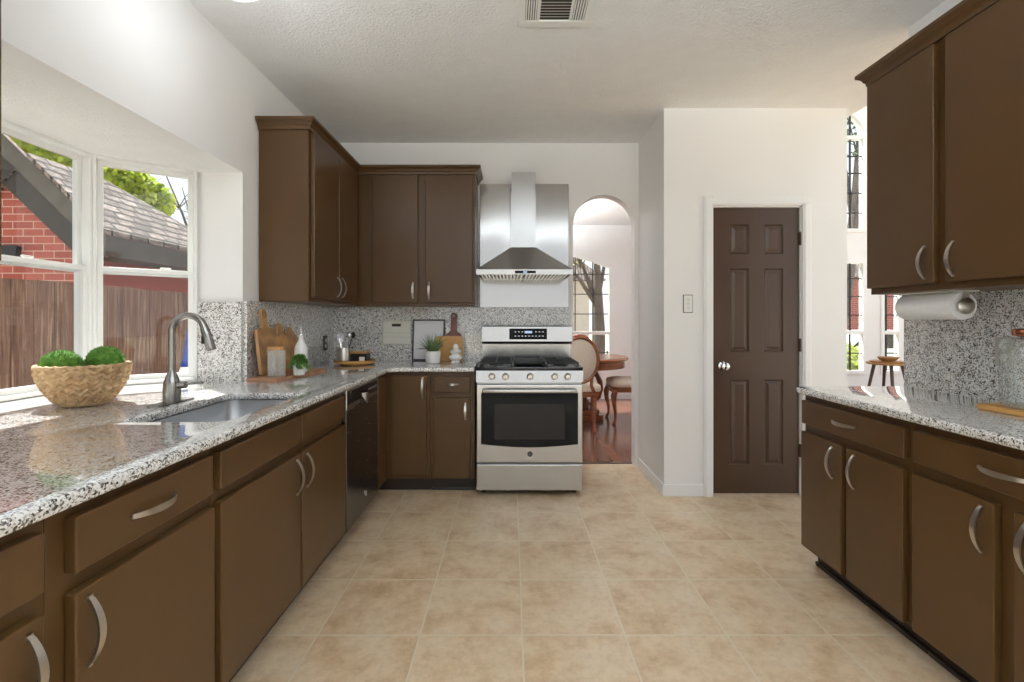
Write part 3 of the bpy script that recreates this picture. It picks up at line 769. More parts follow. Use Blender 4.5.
# ------------------------------------------------------------------ range
rx0, rx1 = -0.247, 0.510; rc_ = (rx0+rx1)/2; RY = 3.40
root = thing('gas_range', 'stainless gas range with black cooktop under the hood', 'stove', (rc_, 3.75, 0))
b = MB(); b.box(rx0+0.004, rx1-0.004, RY+0.045, 4.04, 0.035, 0.905); b.build('body', M['steeldark'], root)
b = MB()
b.box(rx0, rx1, RY-0.005, 4.0, 0.892, 0.917, 0.006)
for cx, cy, r in ((rc_-0.24, 3.60, 0.05), (rc_+0.24, 3.60, 0.055), (rc_-0.24, 3.83, 0.04), (rc_+0.24, 3.83, 0.04)):
    b.lathe([(r, 0.917), (r, 0.927), (r*0.75, 0.929), (r*0.75, 0.936), (0, 0.937)], cx, cy, 20)
b.build('cooktop', M['enamel'], root, 35)
def grate(x0, x1, nm='grate'):
    g = MB(); z0, z1 = 0.932, 0.944; y0, y1 = RY+0.06, 3.94; w = 0.011
    for y in (y0, (y0+y1)/2-w/2, y1-w): g.box(x0, x1, y, y+w, z0, z1, 0.002)
    for x in (x0, x1-w): g.box(x, x+w, y0, y1, z0, z1, 0.002)
    mx = (x0+x1)/2
    g.box(mx-w/2, mx+w/2, y0, y1, z0, z1, 0.002)
    for y in ((y0*3+y1)/4, (y0+y1*3)/4): g.box(x0, x1, y-w/2, y+w/2, z0, z1, 0.002)
    for x in (x0, x1-w):
        for y in (y0, y1-w): g.box(x, x+w, y, y+w, 0.917, z0)
    return g.build(nm, M['iron'], root)
grate(rx0+0.02, rc_-0.125); grate(rc_+0.125, rx1-0.02)
g = MB(); g.box(rc_-0.115, rc_+0.115, RY+0.06, 3.94, 0.930, 0.942, 0.004); g.box(rc_-0.095, rc_+0.095, RY+0.08, 3.92, 0.942, 0.9425)
for sx in (-0.112, 0.10): g.box(rc_+sx, rc_+sx+0.012, RY+0.06, 3.94, 0.917, 0.952, 0.002)
g.box(rc_-0.112, rc_+0.112, RY+0.06, RY+0.072, 0.93, 0.952, 0.002); g.box(rc_-0.112, rc_+0.112, 3.928, 3.94, 0.93, 0.952, 0.002)
g.build('griddle', M['iron'], root)
b = MB()
b.prism([(RY-0.012, 0.812), (RY+0.045, 0.812), (RY+0.045, 0.891), (RY+0.0, 0.891)], lambda y, z: (rx0, y, z), lambda y, z: (rx1, y, z))
cp = b.build('control_panel', M['steel'], root)
for px in (492, 505.5, 530, 554.5, 567.5):
    x = (px-511)/480*RY
    k = MB(); k.lathe([(0.024, 0), (0.024, -0.006), (0.0205, -0.012), (0.019, -0.030), (0.016, -0.033), (0, -0.033)], 0, 0, 22, 'y')
    k.box(-0.0035, 0.0035, -0.037, -0.02, -0.019, 0.019, 0.001)
    bmesh.ops.translate(k.bm, verts=k.bm.verts, vec=(x, RY-0.006, 0.851)); k.build('knob', M['nickel'], cp, 40)
b = MB(); b.box(rx0+0.002, rx1-0.002, RY, RY+0.044, 0.238, 0.792, 0.006); dr = b.build('oven_door', M['steel'], root)
b = MB()
gl = [(rx0+0.035, 0.735), (rx1-0.035, 0.735), (rx1-0.035, 0.37)]+[(rx1-0.035-(rx1-rx0-0.07)*t, 0.37-0.022*math.sin(PI*t)) for t in [i/12 for i in range(1, 12)]]+[(rx0+0.035, 0.37)]
b.prism(gl, lambda x, z: (x, RY-0.003, z), lambda x, z: (x, RY+0.004, z)); gw = b.build('oven_window', M['bglass'], dr)
b = MB(); b.box(rc_-0.25, rc_+0.25, RY-0.0045, RY-0.003, 0.405, 0.655, 0.001)
b.build('inner_pane', mat('oven_inner_glass', srgb(40, 38, 38), 0.05, IOR=1.3), dr)
b = MB(); b.box(rx0+0.045, rx1-0.045, RY-0.052, RY-0.032, 0.738, 0.766, 0.008, 3)
for x in (rx0+0.05, rx1-0.075): b.box(x, x+0.025, RY-0.035, RY, 0.742, 0.762, 0.003)
b.build('handle', M['steel'], dr, 40)
b = MB(); b.lathe([(0.019, 0), (0.019, -0.002), (0, -0.002)], 0, 0, 24, 'y'); b.lathe([(0.0165, -0.0021), (0.014, -0.0035), (0.0165, -0.0021)], 0, 0, 24, 'y', cap=False)
for a in range(4): b.tube([(0.009*math.cos(a*PI/2), -0.003, 0.009*math.sin(a*PI/2)), (0.004*math.cos(a*PI/2+1), -0.003, 0.004*math.sin(a*PI/2+1))], 0.0018, 6)
bmesh.ops.translate(b.bm, verts=b.bm.verts, vec=((530-511)/480*RY, RY-0.0005, 0.301)); b.build('emblem', M['emblem'], dr, 40)
b = MB(); b.box(rx0+0.002, rx1-0.002, RY+0.002, RY+0.044, 0.04, 0.226, 0.006); b.build('storage_drawer', M['steel'], root)
for x in (rx0+0.05, rx1-0.05):
    for y in (3.5, 3.98):
        b = MB(); b.lathe([(0.016, 0.0), (0.016, 0.012), (0.009, 0.013), (0.009, 0.036)], x, y, 14); b.build('foot', M['black'], root, 40)
b = MB()
b.prism([(3.93, 1.06), (3.915, 1.075), (3.925, 1.195), (3.94, 1.203), (4.05, 1.203), (4.05, 0.905), (3.985, 0.905), (3.975, 1.05)], lambda y, z: (rx0+0.01, y, z), lambda y, z: (rx1-0.01, y, z))
bg = b.build('backguard', M['steel'], root)
b = MB(); TB = lambda p: (p[0], 3.9155+(p[2]-1.075)/0.12*0.010+p[1], p[2])
b.T = TB; b.box(-0.014, 0.294, -0.003, 0.0, 1.092, 1.180, 0.001); dp = b.build('display_panel', M['bglass'], root)
b = MB(TB); b.box(0.112, 0.172, -0.0042, -0.003, 1.142, 1.160); b.build('clock_display', M['digits'], dp)
for k in range(9):
    b = MB(TB); b.box(0.03+k*0.028, 0.042+k*0.028, -0.004, -0.003, 1.116, 1.122); b.build('button', M['steeldark'], dp)
    if not 3 <= k <= 5:
        b = MB(TB); b.box(0.03+k*0.028, 0.042+k*0.028, -0.004, -0.003, 1.150, 1.156); b.build('button', M['steeldark'], dp)

# ------------------------------------------------------------------ hood
root = thing('range_hood', 'stainless pyramid chimney hood on the back wall over the range', 'range hood', (0.1, 3.85, 1.59))
hx0, hx1, hy, hb = -0.26, 0.462, 3.58, 4.066
b = MB(); b.loft([[(hx0, hy, 1.628), (hx1, hy, 1.628), (hx1, hb, 1.628), (hx0, hb, 1.628)], [(0.0, 3.83, 1.83), (0.197, 3.83, 1.83), (0.197, hb, 1.83), (0.0, hb, 1.83)]]); b.build('canopy', M['steeldark'], root)
b = MB()
b.box(hx0, hx1, hy, hy+0.012, 1.59, 1.6279); b.box(hx0, hx0+0.012, hy+0.012, hb, 1.59, 1.6279); b.box(hx1-0.012, hx1, hy+0.012, hb, 1.59, 1.6279); b.box(hx0+0.012, hx1-0.012, hb-0.012, hb, 1.59, 1.6279)
band = b.build('rim_band', M['steel'], root)
b = MB(); b.box(0.03, 0.185, hy-0.003, hy-0.0002, 1.598, 1.618, 0.001); cpn = b.build('control_panel', M['bglass'], root)
b = MB(); b.box(0.092, 0.12, hy-0.0042, hy-0.003, 1.602, 1.614); b.build('display', M['digits'], cpn)
for k in range(2):
    x0 = hx0+0.02+k*0.345; x1 = x0+0.337
    b = MB(); b.box(x0, x1, hy+0.014, hb-0.014, 1.606, 1.61); b.build('baffle_shade', M['black'], root)  # black plate standing in for the shade in the gaps between baffles
    b = MB()
    nn = 12
    for i in range(nn):
        u = x0+0.015+(x1-x0-0.03)*i/(nn-1); b.box(u-0.007, u+0.007, hy+0.016, hb-0.016, 1.595, 1.6055, 0.002)
    b.build('baffle_filter', M['steel'], root)
b = MB(); b.box(0.0, 0.197, 3.83, hb, 1.8301, 2.27); b.build('lower_chimney', M['steelv'], root)
b = MB(); b.box(0.004, 0.193, 3.834, hb, 2.2701, 2.43); b.build('upper_chimney', M['steelv'], root)
b = MB(); b.box(-0.263, 0.488, 4.069, YB, 1.357, 2.403, 0.001)
tag(b.build('wall_panel', M['steelsheet']), 'rippled stainless sheet on the wall behind the hood', 'wall panel')

# ------------------------------------------------------------------ ceiling things
root = thing('ceiling_vent', 'white metal air vent in the ceiling', 'air vent', (0.2, 2.3, CEIL))
vx0, vx1, vy0, vy1 = 0.04, 0.402, 2.20, 2.455
b = MB(); zf = CEIL-0.008
def fr(x0, x1, y0, y1): b.box(x0, x1, y0, y1, zf, CEIL-0.0002, 0.002)
ya, yb = vy0+0.04, vy1-0.05
cols = [(0.07, 0.127), (0.143, 0.288), (0.302, 0.364)]
fr(vx0, vx1, yb, vy1); fr(vx0, vx1, vy0, ya); fr(vx0, 0.07, ya, yb); fr(0.127, 0.143, ya, yb); fr(0.288, 0.302, ya, yb); fr(0.364, vx1, ya, yb)
b.build('frame', M['white'], root)
b = MB(); b.box(0.07, 0.364, ya, yb, CEIL-0.0012, CEIL-0.0004); b.build('duct_shade', M['kick'], root)  # thin dark sheet standing in for the shade behind the louvres
b = MB()
for x0, x1 in (cols[0], cols[2]):
    for k in range(5):
        x = x0+(x1-x0)*(k+0.5)/5; b.box(x-0.0035, x+0.0035, ya, yb, zf+0.001, CEIL-0.0015)
for k in range(8):
    y = ya+0.004+(yb-ya-0.014)*k/7
    b.prism([(y-0.005, zf+0.001), (y-0.002, zf+0.001), (y+0.010, CEIL-0.0015), (y+0.007, CEIL-0.0015)], lambda yy, z: (0.143, yy, z), lambda yy, z: (0.288, yy, z))
b.build('louvre', M['white'], root)

def ceil_lamp(name, label, x, y):
    root = thing(name, label, 'ceiling light', (x, y, CEIL))
    b = MB(); b.lathe([(0.17, CEIL-0.0005), (0.17, CEIL-0.02), (0.155, CEIL-0.03)], x, y, 32); b.build('base', M['nickel'], root, 40)
    b = MB(); b.lathe([(0.155, CEIL-0.031), (0.150, CEIL-0.075), (0.125, CEIL-0.115), (0.08, CEIL-0.152), (0.0, CEIL-0.163)], x, y, 32); b.build('glass_shade', M['lampglass'], root, 40)
    for a in (40, 160, 280):
        b = MB(); a = math.radians(a); b.tube([(x+0.163*math.cos(a), y+0.163*math.sin(a), CEIL-0.02), (x+0.158*math.cos(a), y+0.158*math.sin(a), CEIL-0.085)], 0.006, 8); b.build('clip', M['black'], root)
ceil_lamp('ceiling_light', 'domed flush light above the sink, only its bottom rim in view', -1.13, 1.965)
lamp('sink_lamp', 'POINT', (-1.13, 1.965, CEIL-0.3), 3.5, 0.12, color=(0.9, 0.95, 1))
def fill_bowl(label, x, y, z):  # unseen fixtures added to go with the fill lamps
    root = thing('fill_bowl', label, 'ceiling light', (x, y, CEIL))
    b = MB(); b.lathe([(0.06, CEIL-0.0005), (0.055, CEIL-0.025), (0.01, CEIL-0.03)], x, y, 24); b.build('canopy', M['nickel'], root, 40)
    b = MB(); b.tube([(x, y, CEIL-0.03), (x, y, z-0.05)], 0.006, 8); b.build('stem', M['nickel'], root, 40)
    b = MB(); b.lathe([(0.02, z-0.075), (0.10, z-0.065), (0.17, z-0.035), (0.205, z+0.01), (0.21, z+0.03), (0.20, z+0.03), (0.195, z+0.012), (0.16, z-0.028), (0.095, z-0.055), (0.0, z-0.06)], x, y, 40); b.build('glass_bowl', M['ceramic'], root, 50)
fill_bowl('white bowl light added for fill, unseen behind the camera on the sink side', -0.1, -0.45, 1.95)
fill_bowl('white bowl light added for fill, unseen behind the camera on the pantry side', 1.15, -0.45, 1.95)
fill_bowl('white bowl light added for fill, unseen in the dining room', -0.3, 6.1, 2.1)

# ------------------------------------------------------------------ wall plates
root = thing('light_switch', 'white light switch plate left of the pantry door', 'light switch', (1.253, YP, 1.37))
x0, x1, z0, z1 = 1.226, 1.287, 1.305, 1.425
b = MB(); b.box(x0-0.004, x1+0.004, YP-0.003, YP-0.0002, z0-0.004, z1+0.004); b.build('backing', M['black'], root)
b = MB(); b.box(x0, x1, YP-0.008, YP-0.0031, z0, z1, 0.002); pl = b.build('plate', M['white'], root)
for k in range(3):
    z = z0+0.022+k*0.03
    b = MB(); b.box(x0+0.02, x1-0.02, YP-0.013, YP-0.0081, z, z+0.018, 0.002); b.build('switch', M['offwhite'], pl)
root = thing('wall_intercom', 'ivory intercom panel with small display on the granite backsplash', 'intercom', (-0.96, 4.05, 1.14))
b = MB(); b.box(-1.083, -0.84, 4.032, 4.0565, 1.04, 1.248, 0.006); pl = b.build('case', M['offwhite'], root)
b = MB(); b.box(-1.0, -0.925, 4.03, 4.0319, 1.195, 1.218); b.build('display', M['kick'], pl)
b = MB()
for k in range(2): b.box(-1.075, -0.848, 4.0312, 4.0319, 1.105+k*0.035, 1.108+k*0.035)
b.build('seam', M['steeldark'], pl)
def outlet(label, T, m_):
    root = thing('wall_outlet', label, 'outlet', T((0, 0, 0)))
    b = MB(T); b.box(-0.036, 0.036, 0.0003, 0.006, -0.06, 0.06, 0.002); pl = b.build('plate', m_, root)
    for z in (-0.024, 0.024):
        b = MB(T); b.prism([(0.016*math.cos(a*PI/8), 0.016*math.sin(a*PI/8)) for a in range(16)], lambda u, w: (u, 0.006, z+w), lambda u, w: (u, 0.0085, z+w)); b.build('socket', M['white'], pl)
outlet('dark outlet plate on the backsplash near the corner, beyond the white bottle', lambda p: (-1.497+p[1], 3.86+p[0], 1.065+p[2]), M['kick'])
outlet('grey outlet plate on the backsplash behind the glass jar', lambda p: (2.022-p[1], 1.965+p[0], 1.12+p[2]), M['greyplate'])

# ------------------------------------------------------------------ small things, left counter
ZC = ZG1
def leafball(c, r, n, ln, wd, mb, flat=1.0, down=0.0):
    for _ in range(n):
        d = Vector((random.gauss(0, 1), random.gauss(0, 1), random.gauss(0, 1))).normalized()
        p = Vector(c)+Vector((d.x, d.y, d.z*flat))*r*(0.9+0.1*random.random())
        t = d.cross(Vector((random.random(), random.random(), random.random()))).normalized()
        q = p+(d*0.7+t*0.5)*ln*(0.6+0.8*random.random())-Vector((0, 0, down*ln))
        w = d.cross(t).normalized()*wd
        mb.face([mb.v(p-w), mb.v(p+w), mb.v(q)])
bx, by = -1.715, 1.93
root = thing('woven_basket', 'round woven basket holding moss balls, standing below the bay window', 'basket', (bx, by, ZC))
def braid(r, h, a):
    k = 20; row = h-ZC
    ph = (a*k/(2*PI)) % 1.0
    zig = abs(ph-0.5)*2
    return r+0.0058*math.sin(2*PI*(row/0.021+zig*0.9))*(1 if r > 0.09 else 0.3)-0.003*(1-abs(2*zig-1))**3
prof = []
for i in range(46):
    t = i/45; prof.append((0.075+0.073*math.sin(t*PI/2)**0.85 if i else 0.07, ZC+0.001+0.158*t))
prof = [(0.04, ZC+0.0005)]+prof
inner = [(0.138, ZC+0.158), (0.128, ZC+0.10), (0.10, ZC+0.05), (0.06, ZC+0.02)]
b = MB(); b.lathe(prof+inner, bx, by, 208, fn=lambda r, h, a: braid(r, h, a)); b.build('bowl', M['weave'], root, 60)
b = MB()
nn = 120; rr_ = []
for k in range(nn+1):
    a = 2*PI*k/nn; rr_.append((bx+(0.143+0.003*math.sin(26*a))*math.cos(a), by+(0.143+0.003*math.sin(26*a))*math.sin(a), ZC+0.159+0.002*math.cos(26*a)))
b.tube(rr_, 0.007, 8); b.build('rim', M['weave'], root, 60)
def moss(label, c, r):
    root = thing('moss_ball', label, 'moss ball', c, 'moss balls in the basket')
    b = MB(); b.sphere(c, r, 28, 18, lambda d: 1+0.05*noise.noise(d*6)); b.build('core', M['moss'], root, 80)
    b = MB(); leafball(c, r, 2600, 0.012, 0.0018, b); o = b.build('tufts', M['leaf'], root)
    o.data.materials[0] = M['moss']
    return root
moss('green moss ball lying at the window pane end of the basket', (bx-0.05, by-0.045, ZC+0.155), 0.064)
moss('green moss ball lying at the faucet end of the basket', (bx+0.02, by+0.075, ZC+0.165), 0.062)

# serving board and what stands on it
tz = ZC+0.02
b = MB(); b.prism([(-1.46, 2.64), (-1.27, 2.60), (-1.22, 3.17), (-1.235, 3.20), (-1.44, 3.20)], lambda x, y: (x, y, ZC+0.0005), lambda x, y: (x, y, tz))
bmesh.ops.bevel(b.bm, geom=list(b.bm.edges), offset=0.004, segments=2, affect='EDGES')
tag(b.build('serving_board', M['traywood']), 'long reddish wooden serving board lying on the counter below the wall cabinet', 'serving board')

def paddle_outline(w, h, hw, hl, r=0.02):
    """board outline: body w x h, handle hw x hl on top, rounded shoulders; returns 2D polygon, centre bottom at 0"""
    p = [(-w/2+r, 0), (w/2-r, 0)] + arc(w/2-r, r, r, -90, 0, 4)[1:]
    p += [(w/2, h-0.03)] + arc(w/2-0.03, h-0.03, 0.03, 0, 80, 5)[1:]
    p += [(hw/2+0.012, h+0.002), (hw/2, h+0.015)]
    p += [(hw/2, h+hl-hw/2)] + arc(0, h+hl-hw/2, hw/2, 0, 180, 10)[1:]
    p += [(-hw/2, h+0.015), (-hw/2-0.012, h+0.002)] + arc(-w/2+0.03, h-0.03, 0.03, 100, 180, 5)[:-1] + [(-w/2, h-0.03)]
    p += arc(-w/2+r, r, r, 180, 270, 4)[:-1]
    return p
def board_mesh(T, outline, th, hole=None):
    bm = bmesh.new()
    loops = [outline]+([hole] if hole else [])
    for y in (0, th):
        es = []
        for lp in loops:
            vs = [bm.verts.new((x, y, z)) for x, z in lp]
            es += [bm.edges.new((vs[i], vs[(i+1) % len(vs)])) for i in range(len(vs))]
        bmesh.ops.triangle_fill(bm, use_beauty=True, edges=es)
    vs = list(bm.verts); nv = sum(len(l) for l in loops); k = 0
    for lp in loops:
        n = len(lp)
        for i in range(n): bm.faces.new([vs[k+i], vs[k+(i+1) % n], vs[nv+k+(i+1) % n], vs[nv+k+i]])
        k += n
    for v in bm.verts: v.co = T(v.co)
    b = MB(); b.bm.free(); b.bm = bm
    return b
def lean(origin, along, outd, tilt, roll=0.0):
    """local (x along the wall, y out of the wall side, z up) leaning back by tilt, rolled in its own plane"""
    al = Vector(along).normalized(); ou = Vector(outd).normalized(); o = Vector(origin)
    def T(p):
        x, y, z = p
        x, z = x*math.cos(roll)-z*math.sin(roll), x*math.sin(roll)+z*math.cos(roll)
        return o+al*x+ou*(y-z*math.sin(tilt)+0)+Vector((0, 0, z*math.cos(tilt)+y*math.sin(tilt)))
    return T
T = lean((-1.432, 2.83, tz+0.001), (0, 1, 0), (1, 0, 0), 0.115)
b = board_mesh(T, paddle_outline(0.20, 0.27, 0.055, 0.115), 0.018, [(0.014*math.cos(-a*PI/8), 0.348+0.014*math.sin(-a*PI/8)) for a in range(16)])
tag(b.build('cutting_board', M['oak'], None, 40), 'tall wooden paddle board with a hole in its handle, closest to the window', 'cutting board')
T = lean((-1.445, 3.03, tz+0.001), (0, 1, 0), (1, 0, 0), 0.10)
b = board_mesh(T, paddle_outline(0.17, 0.22, 0.06, 0.08), 0.016)
tag(b.build('cutting_board', M['honey'], None, 40), 'honey coloured paddle board leaning between the tall one and the tilted one', 'cutting board')
T = lean((-1.448, 3.235, ZC+0.002+0.02), (0, 1, 0), (1, 0, 0), 0.10, 0.0)
b = board_mesh(T, [(-0.12, 0.0), (0.06, 0.0), (0.115, 0.03), (0.11, 0.12), (-0.05, 0.27), (-0.075, 0.27), (-0.12, 0.225)], 0.015)
tag(b.build('cutting_board', M['oak'], None, 40), 'wooden board with a slanting top edge behind the white bottle', 'cutting board')

cx, cy = -1.335, 2.735
root = thing('glass_canister', 'ribbed glass canister with a flat wooden lid in front of the boards', 'canister', (cx, cy, tz))
b = MB(); rib = lambda r, h, a: r+0.0012*math.cos(28*a)*(r > 0.04)
b.lathe([(0.03, tz+0.0008), (0.045, tz+0.0008), (0.046, tz+0.15), (0.0425, tz+0.15), (0.0415, tz+0.008), (0.0, tz+0.008)], cx, cy, 112, fn=rib); b.build('jar', M['ribglass'], root, 40)
b = MB(); b.lathe([(0.048, tz+0.151), (0.048, tz+0.168), (0, tz+0.169)], cx, cy, 32); b.build('lid', M['honey'], root, 40)
cx, cy = -1.235, 2.80
root = thing('trailing_plant', 'small trailing green plant in a white pot on the serving board', 'plant', (cx, cy, tz))
b = MB(); b.lathe([(0.03, tz+0.0008), (0.036, tz+0.06), (0.032, tz+0.06), (0.028, tz+0.01), (0, tz+0.01)], cx, cy, 28); b.build('pot', M['ceramic'], root, 40)
b = MB()
def leaflet(mb, p, d, s):
    d = Vector(d).normalized(); t = d.cross(Vector((0, 0, 1))); t = t.normalized() if t.length > 0.01 else Vector((1, 0, 0))
    up = t.cross(d)
    P = [Vector(p), Vector(p)+d*s*0.5+t*s*0.38+up*0.1*s, Vector(p)+d*s, Vector(p)+d*s*0.5-t*s*0.38+up*0.1*s]
    mb.face([mb.v(x) for x in P])
st = MB()
for k in range(60):
    a = random.random()*2*PI; ln = 0.03+0.05*random.random(); p = Vector((cx, cy, tz+0.06)); pts = [p.copy()]
    for j in range(6):
        t = (j+1)/6
        q = Vector((cx+math.cos(a)*ln*0.75*t, cy+math.sin(a)*ln*0.75*t, tz+0.062+0.045*math.sin(PI*t*0.8)*1.2-0.06*t*t*(ln/0.08)))
        pts.append(q)
        for _ in range(3): leaflet(b, q, (random.gauss(0, 1), random.gauss(0, 1), random.gauss(0.2, 0.6)), 0.016+0.008*random.random())
    st.tube(pts, 0.001, 5)
b.build('leaves', M['leaf'], root); st.build('stems', M['stem'], root)
cx, cy = -1.29, 2.95
root = thing('oil_bottle', 'white ceramic oil bottle with a metal pourer on the serving board', 'bottle', (cx, cy, tz))
b = MB(); b.lathe([(0.03, tz+0.0008), (0.038, tz+0.004), (0.039, tz+0.135), (0.036, tz+0.155), (0.024, tz+0.180), (0.015, tz+0.196), (0.0135, tz+0.21), (0.0145, tz+0.228), (0, tz+0.228)], cx, cy, 32); b.build('body', M['ceramic'], root, 50)
b = MB(); b.lathe([(0.013, tz+0.2285), (0.013, tz+0.236), (0.006, tz+0.24), (0.0035, tz+0.262), (0.003, tz+0.278), (0, tz+0.278)], cx, cy, 16); b.build('pourer', M['chrome'], root, 40)

# corner tray
cx, cy = -1.19, 3.66
root = thing('turntable', 'round wooden turntable on the counter in the corner', 'tray', (cx, cy, ZC))
b = MB(); b.lathe([(0.10, ZC+0.0005), (0.10, ZC+0.008), (0.148, ZC+0.014), (0.152, ZC+0.036), (0.146, ZC+0.038), (0.142, ZC+0.022), (0, ZC+0.022)], cx, cy, 48); b.build('tray', M['bamboo'], root, 40)
tz2 = ZC+0.022
cx2, cy2 = -1.255, 3.60
root = thing('utensil_crock', 'shiny metal crock of kitchen utensils on the turntable', 'utensil holder', (cx2, cy2, tz2))
b = MB(); b.lathe([(0.05, tz2+0.0006), (0.052, tz2+0.105), (0.050, tz2+0.11), (0.046, tz2+0.105), (0.045, tz2+0.006), (0, tz2+0.006)], cx2, cy2, 32); b.build('pot', M['nickel'], root, 40)
def utensil(name, label, dx, dy, lx, ly, H, kind, m_):
    p0 = Vector((cx2+dx, cy2+dy, tz2+0.012)); p1 = Vector((cx2+lx, cy2+ly, tz2+H))
    d = (p1-p0).normalized()
    root = thing(name, label, 'utensil', p0, 'utensils in the metal crock')
    b = MB(); b.tube([p0, p0+(p1-p0)*0.75], 0.004, 8); b.build('handle', m_, root, 40)
    b = MB(); q = p0+(p1-p0)*0.75
    if kind == 'whisk':
        s = d.orthogonal().normalized(); t = d.cross(s)
        for k in range(4):
            dirv = s*math.cos(k*PI/4)+t*math.sin(k*PI/4)
            b.tube([q+d*0.08*(0.5-0.5*math.cos(PI*i/8))+dirv*0.022*math.sin(2*PI*i/16*1.0) for i in range(9)]+[q+d*0.08*(0.5-0.5*math.cos(PI*i/8))-dirv*0.022*math.sin(2*PI*i/16) for i in range(8, -1, -1)], 0.0011, 5)
    elif kind == 'spoon':
        b.sphere(q+d*0.03, 0.02, 16, 8, None, 1.2)
    else:
        s = Vector((1, 0, 0)); s = (s-d*s.dot(d)).normalized(); t = d.cross(s)
        b.prism([(-0.012, 0), (0.012, 0), (0.026, 0.03), (0.026, 0.075), (-0.026, 0.075), (-0.026, 0.03)], lambda x, y: q+s*x+d*y, lambda x, y: q+s*x+d*y+t*0.003)
    b.build('head', m_, root, 40)
utensil('whisk', 'wire whisk standing in the crock', -0.004, -0.006, -0.03, -0.025, 0.24, 'whisk', M['chrome'])
utensil('ladle', 'black ladle leaning out of the crock toward the intercom', 0.006, 0.008, 0.068, 0.03, 0.23, 'spoon', M['black'])
utensil('spatula', 'steel spatula leaning in the crock toward the bottle', -0.012, 0.012, -0.038, 0.04, 0.19, 'flat', M['chrome'])
utensil('serving_spoon', 'steel spoon standing upright in the crock', 0.01, -0.01, 0.055, -0.03, 0.23, 'spoon', M['chrome'])
b = MB()
root = thing('storage_box', 'black box with a wooden lid and pale label on the turntable', 'box', (-1.13, 3.62, tz2))
b.box(-1.20, -1.08, 3.59, 3.69, tz2+0.0006, tz2+0.066, 0.003); bd = b.build('box_body', M['black'], root)
b = MB(); b.box(-1.203, -1.077, 3.587, 3.693, tz2+0.0665, tz2+0.082, 0.003); b.build('lid', M['honey'], root)
b = MB(); b.box(-1.135, -1.095, 3.5885, 3.59, tz2+0.012, tz2+0.042); b.build('paper_label', M['white'], bd)

# framed picture, boards, plant, ceramic on the back counter
def fbox(T, *a, **k): b = MB(T); b.box(*a, **k); return b
T = lean((-0.69, 4.005, ZC+0.001), (1, 0, 0), (0, -1, 0), 0.13)
root = thing('framed_picture', 'black framed pale picture leaning on the backsplash', 'picture', T((0, 0, 0)))
w, h = 0.135, 0.345
b = MB(T)
b.box(-w, -w+0.012, -0.0, 0.018, 0, h, 0.001); b.box(w-0.012, w, 0, 0.018, 0, h, 0.001); b.box(-w+0.012, w-0.012, 0, 0.018, 0, 0.012, 0.001); b.box(-w+0.012, w-0.012, 0, 0.018, h-0.012, h, 0.001)
b.build('frame', M['frame'], root)
b = MB(T); b.box(-w+0.012, w-0.012, 0.004, 0.009, 0.012, h-0.012); art = b.build('print', M['art'], root)
b = MB(T)
b.prism([(-0.11, 0.095), (-0.06, 0.108), (0.0, 0.10), (0.06, 0.115), (0.115, 0.104), (0.115, 0.098), (0.0, 0.092)], lambda x, z: (x, 0.0092, z), lambda x, z: (x, 0.0098, z))
b.build('ink_horizon', M['artink'], art)
T = lean((-0.49, 4.03, ZC+0.001), (1, 0, 0), (0, -1, 0), 0.06)
b = board_mesh(T, rrect(-0.056, 0.095, 0.0, 0.27, 0.012, 3), 0.012)
tag(b.build('cutting_board', M['marble'], None, 40), 'white rectangular board standing behind the wooden boards by the range', 'cutting board')
T = lean((-0.478, 3.99, ZC+0.001), (1, 0, 0), (0, -1, 0), 0.085)
b = board_mesh(T, paddle_outline(0.13, 0.235, 0.05, 0.165), 0.014, [(0.012*math.cos(-a*PI/8), 0.375+0.012*math.sin(-a*PI/8)) for a in range(16)])
tag(b.build('cutting_board', M['acacia'], None, 40), 'dark reddish paddle board whose handle rises behind the bamboo board', 'cutting board')
T = lean((-0.50, 3.95, ZC+0.001), (1, 0, 0), (0, -1, 0), 0.07)
b = board_mesh(T, rrect(-0.115, 0.105, 0.0, 0.205, 0.015, 4), 0.016)
tag(b.build('cutting_board', M['bamboo'], None, 40), 'square bamboo board behind the white ceramic tree', 'cutting board')
cx, cy = -0.610, 3.75
root = thing('potted_grass_plant', 'spiky green plant in a white pot in front of the framed picture', 'plant', (cx, cy, ZC))
b = MB(); b.lathe([(0.045, ZC+0.0005), (0.055, ZC+0.01), (0.060, ZC+0.06), (0.061, ZC+0.098), (0.055, ZC+0.098), (0.052, ZC+0.08), (0, ZC+0.08)], cx, cy, 32); b.build('pot', M['ceramic'], root, 40)
b = MB()
for k in range(150):
    a = random.random()*2*PI; r0 = 0.03*random.random(); ln = 0.11+0.08*random.random(); sp = 0.2+0.95*random.random()
    p = Vector((cx+r0*math.cos(a), cy+r0*math.sin(a), ZC+0.08)); rings = []
    side = Vector((-math.sin(a), math.cos(a), 0))
    for j in range(6):
        t = j/5; o = sp*ln*0.85*t; z = ln*(t*(1.15-0.25*sp)-0.45*sp*t*t)
        c = p+Vector((math.cos(a)*o, math.sin(a)*o, z)); wd = 0.0042*(1-t)**0.7+0.0003
        rings.append((c-side*wd, c+side*wd))
    vs = [(b.v(x), b.v(y)) for x, y in rings]
    for (a0, a1), (b0, b1) in zip(vs, vs[1:]): b.face([a0, a1, b1, b0])
b.build('leaves', M['grassleaf'], root, 60)
cx, cy = -0.438, 3.80
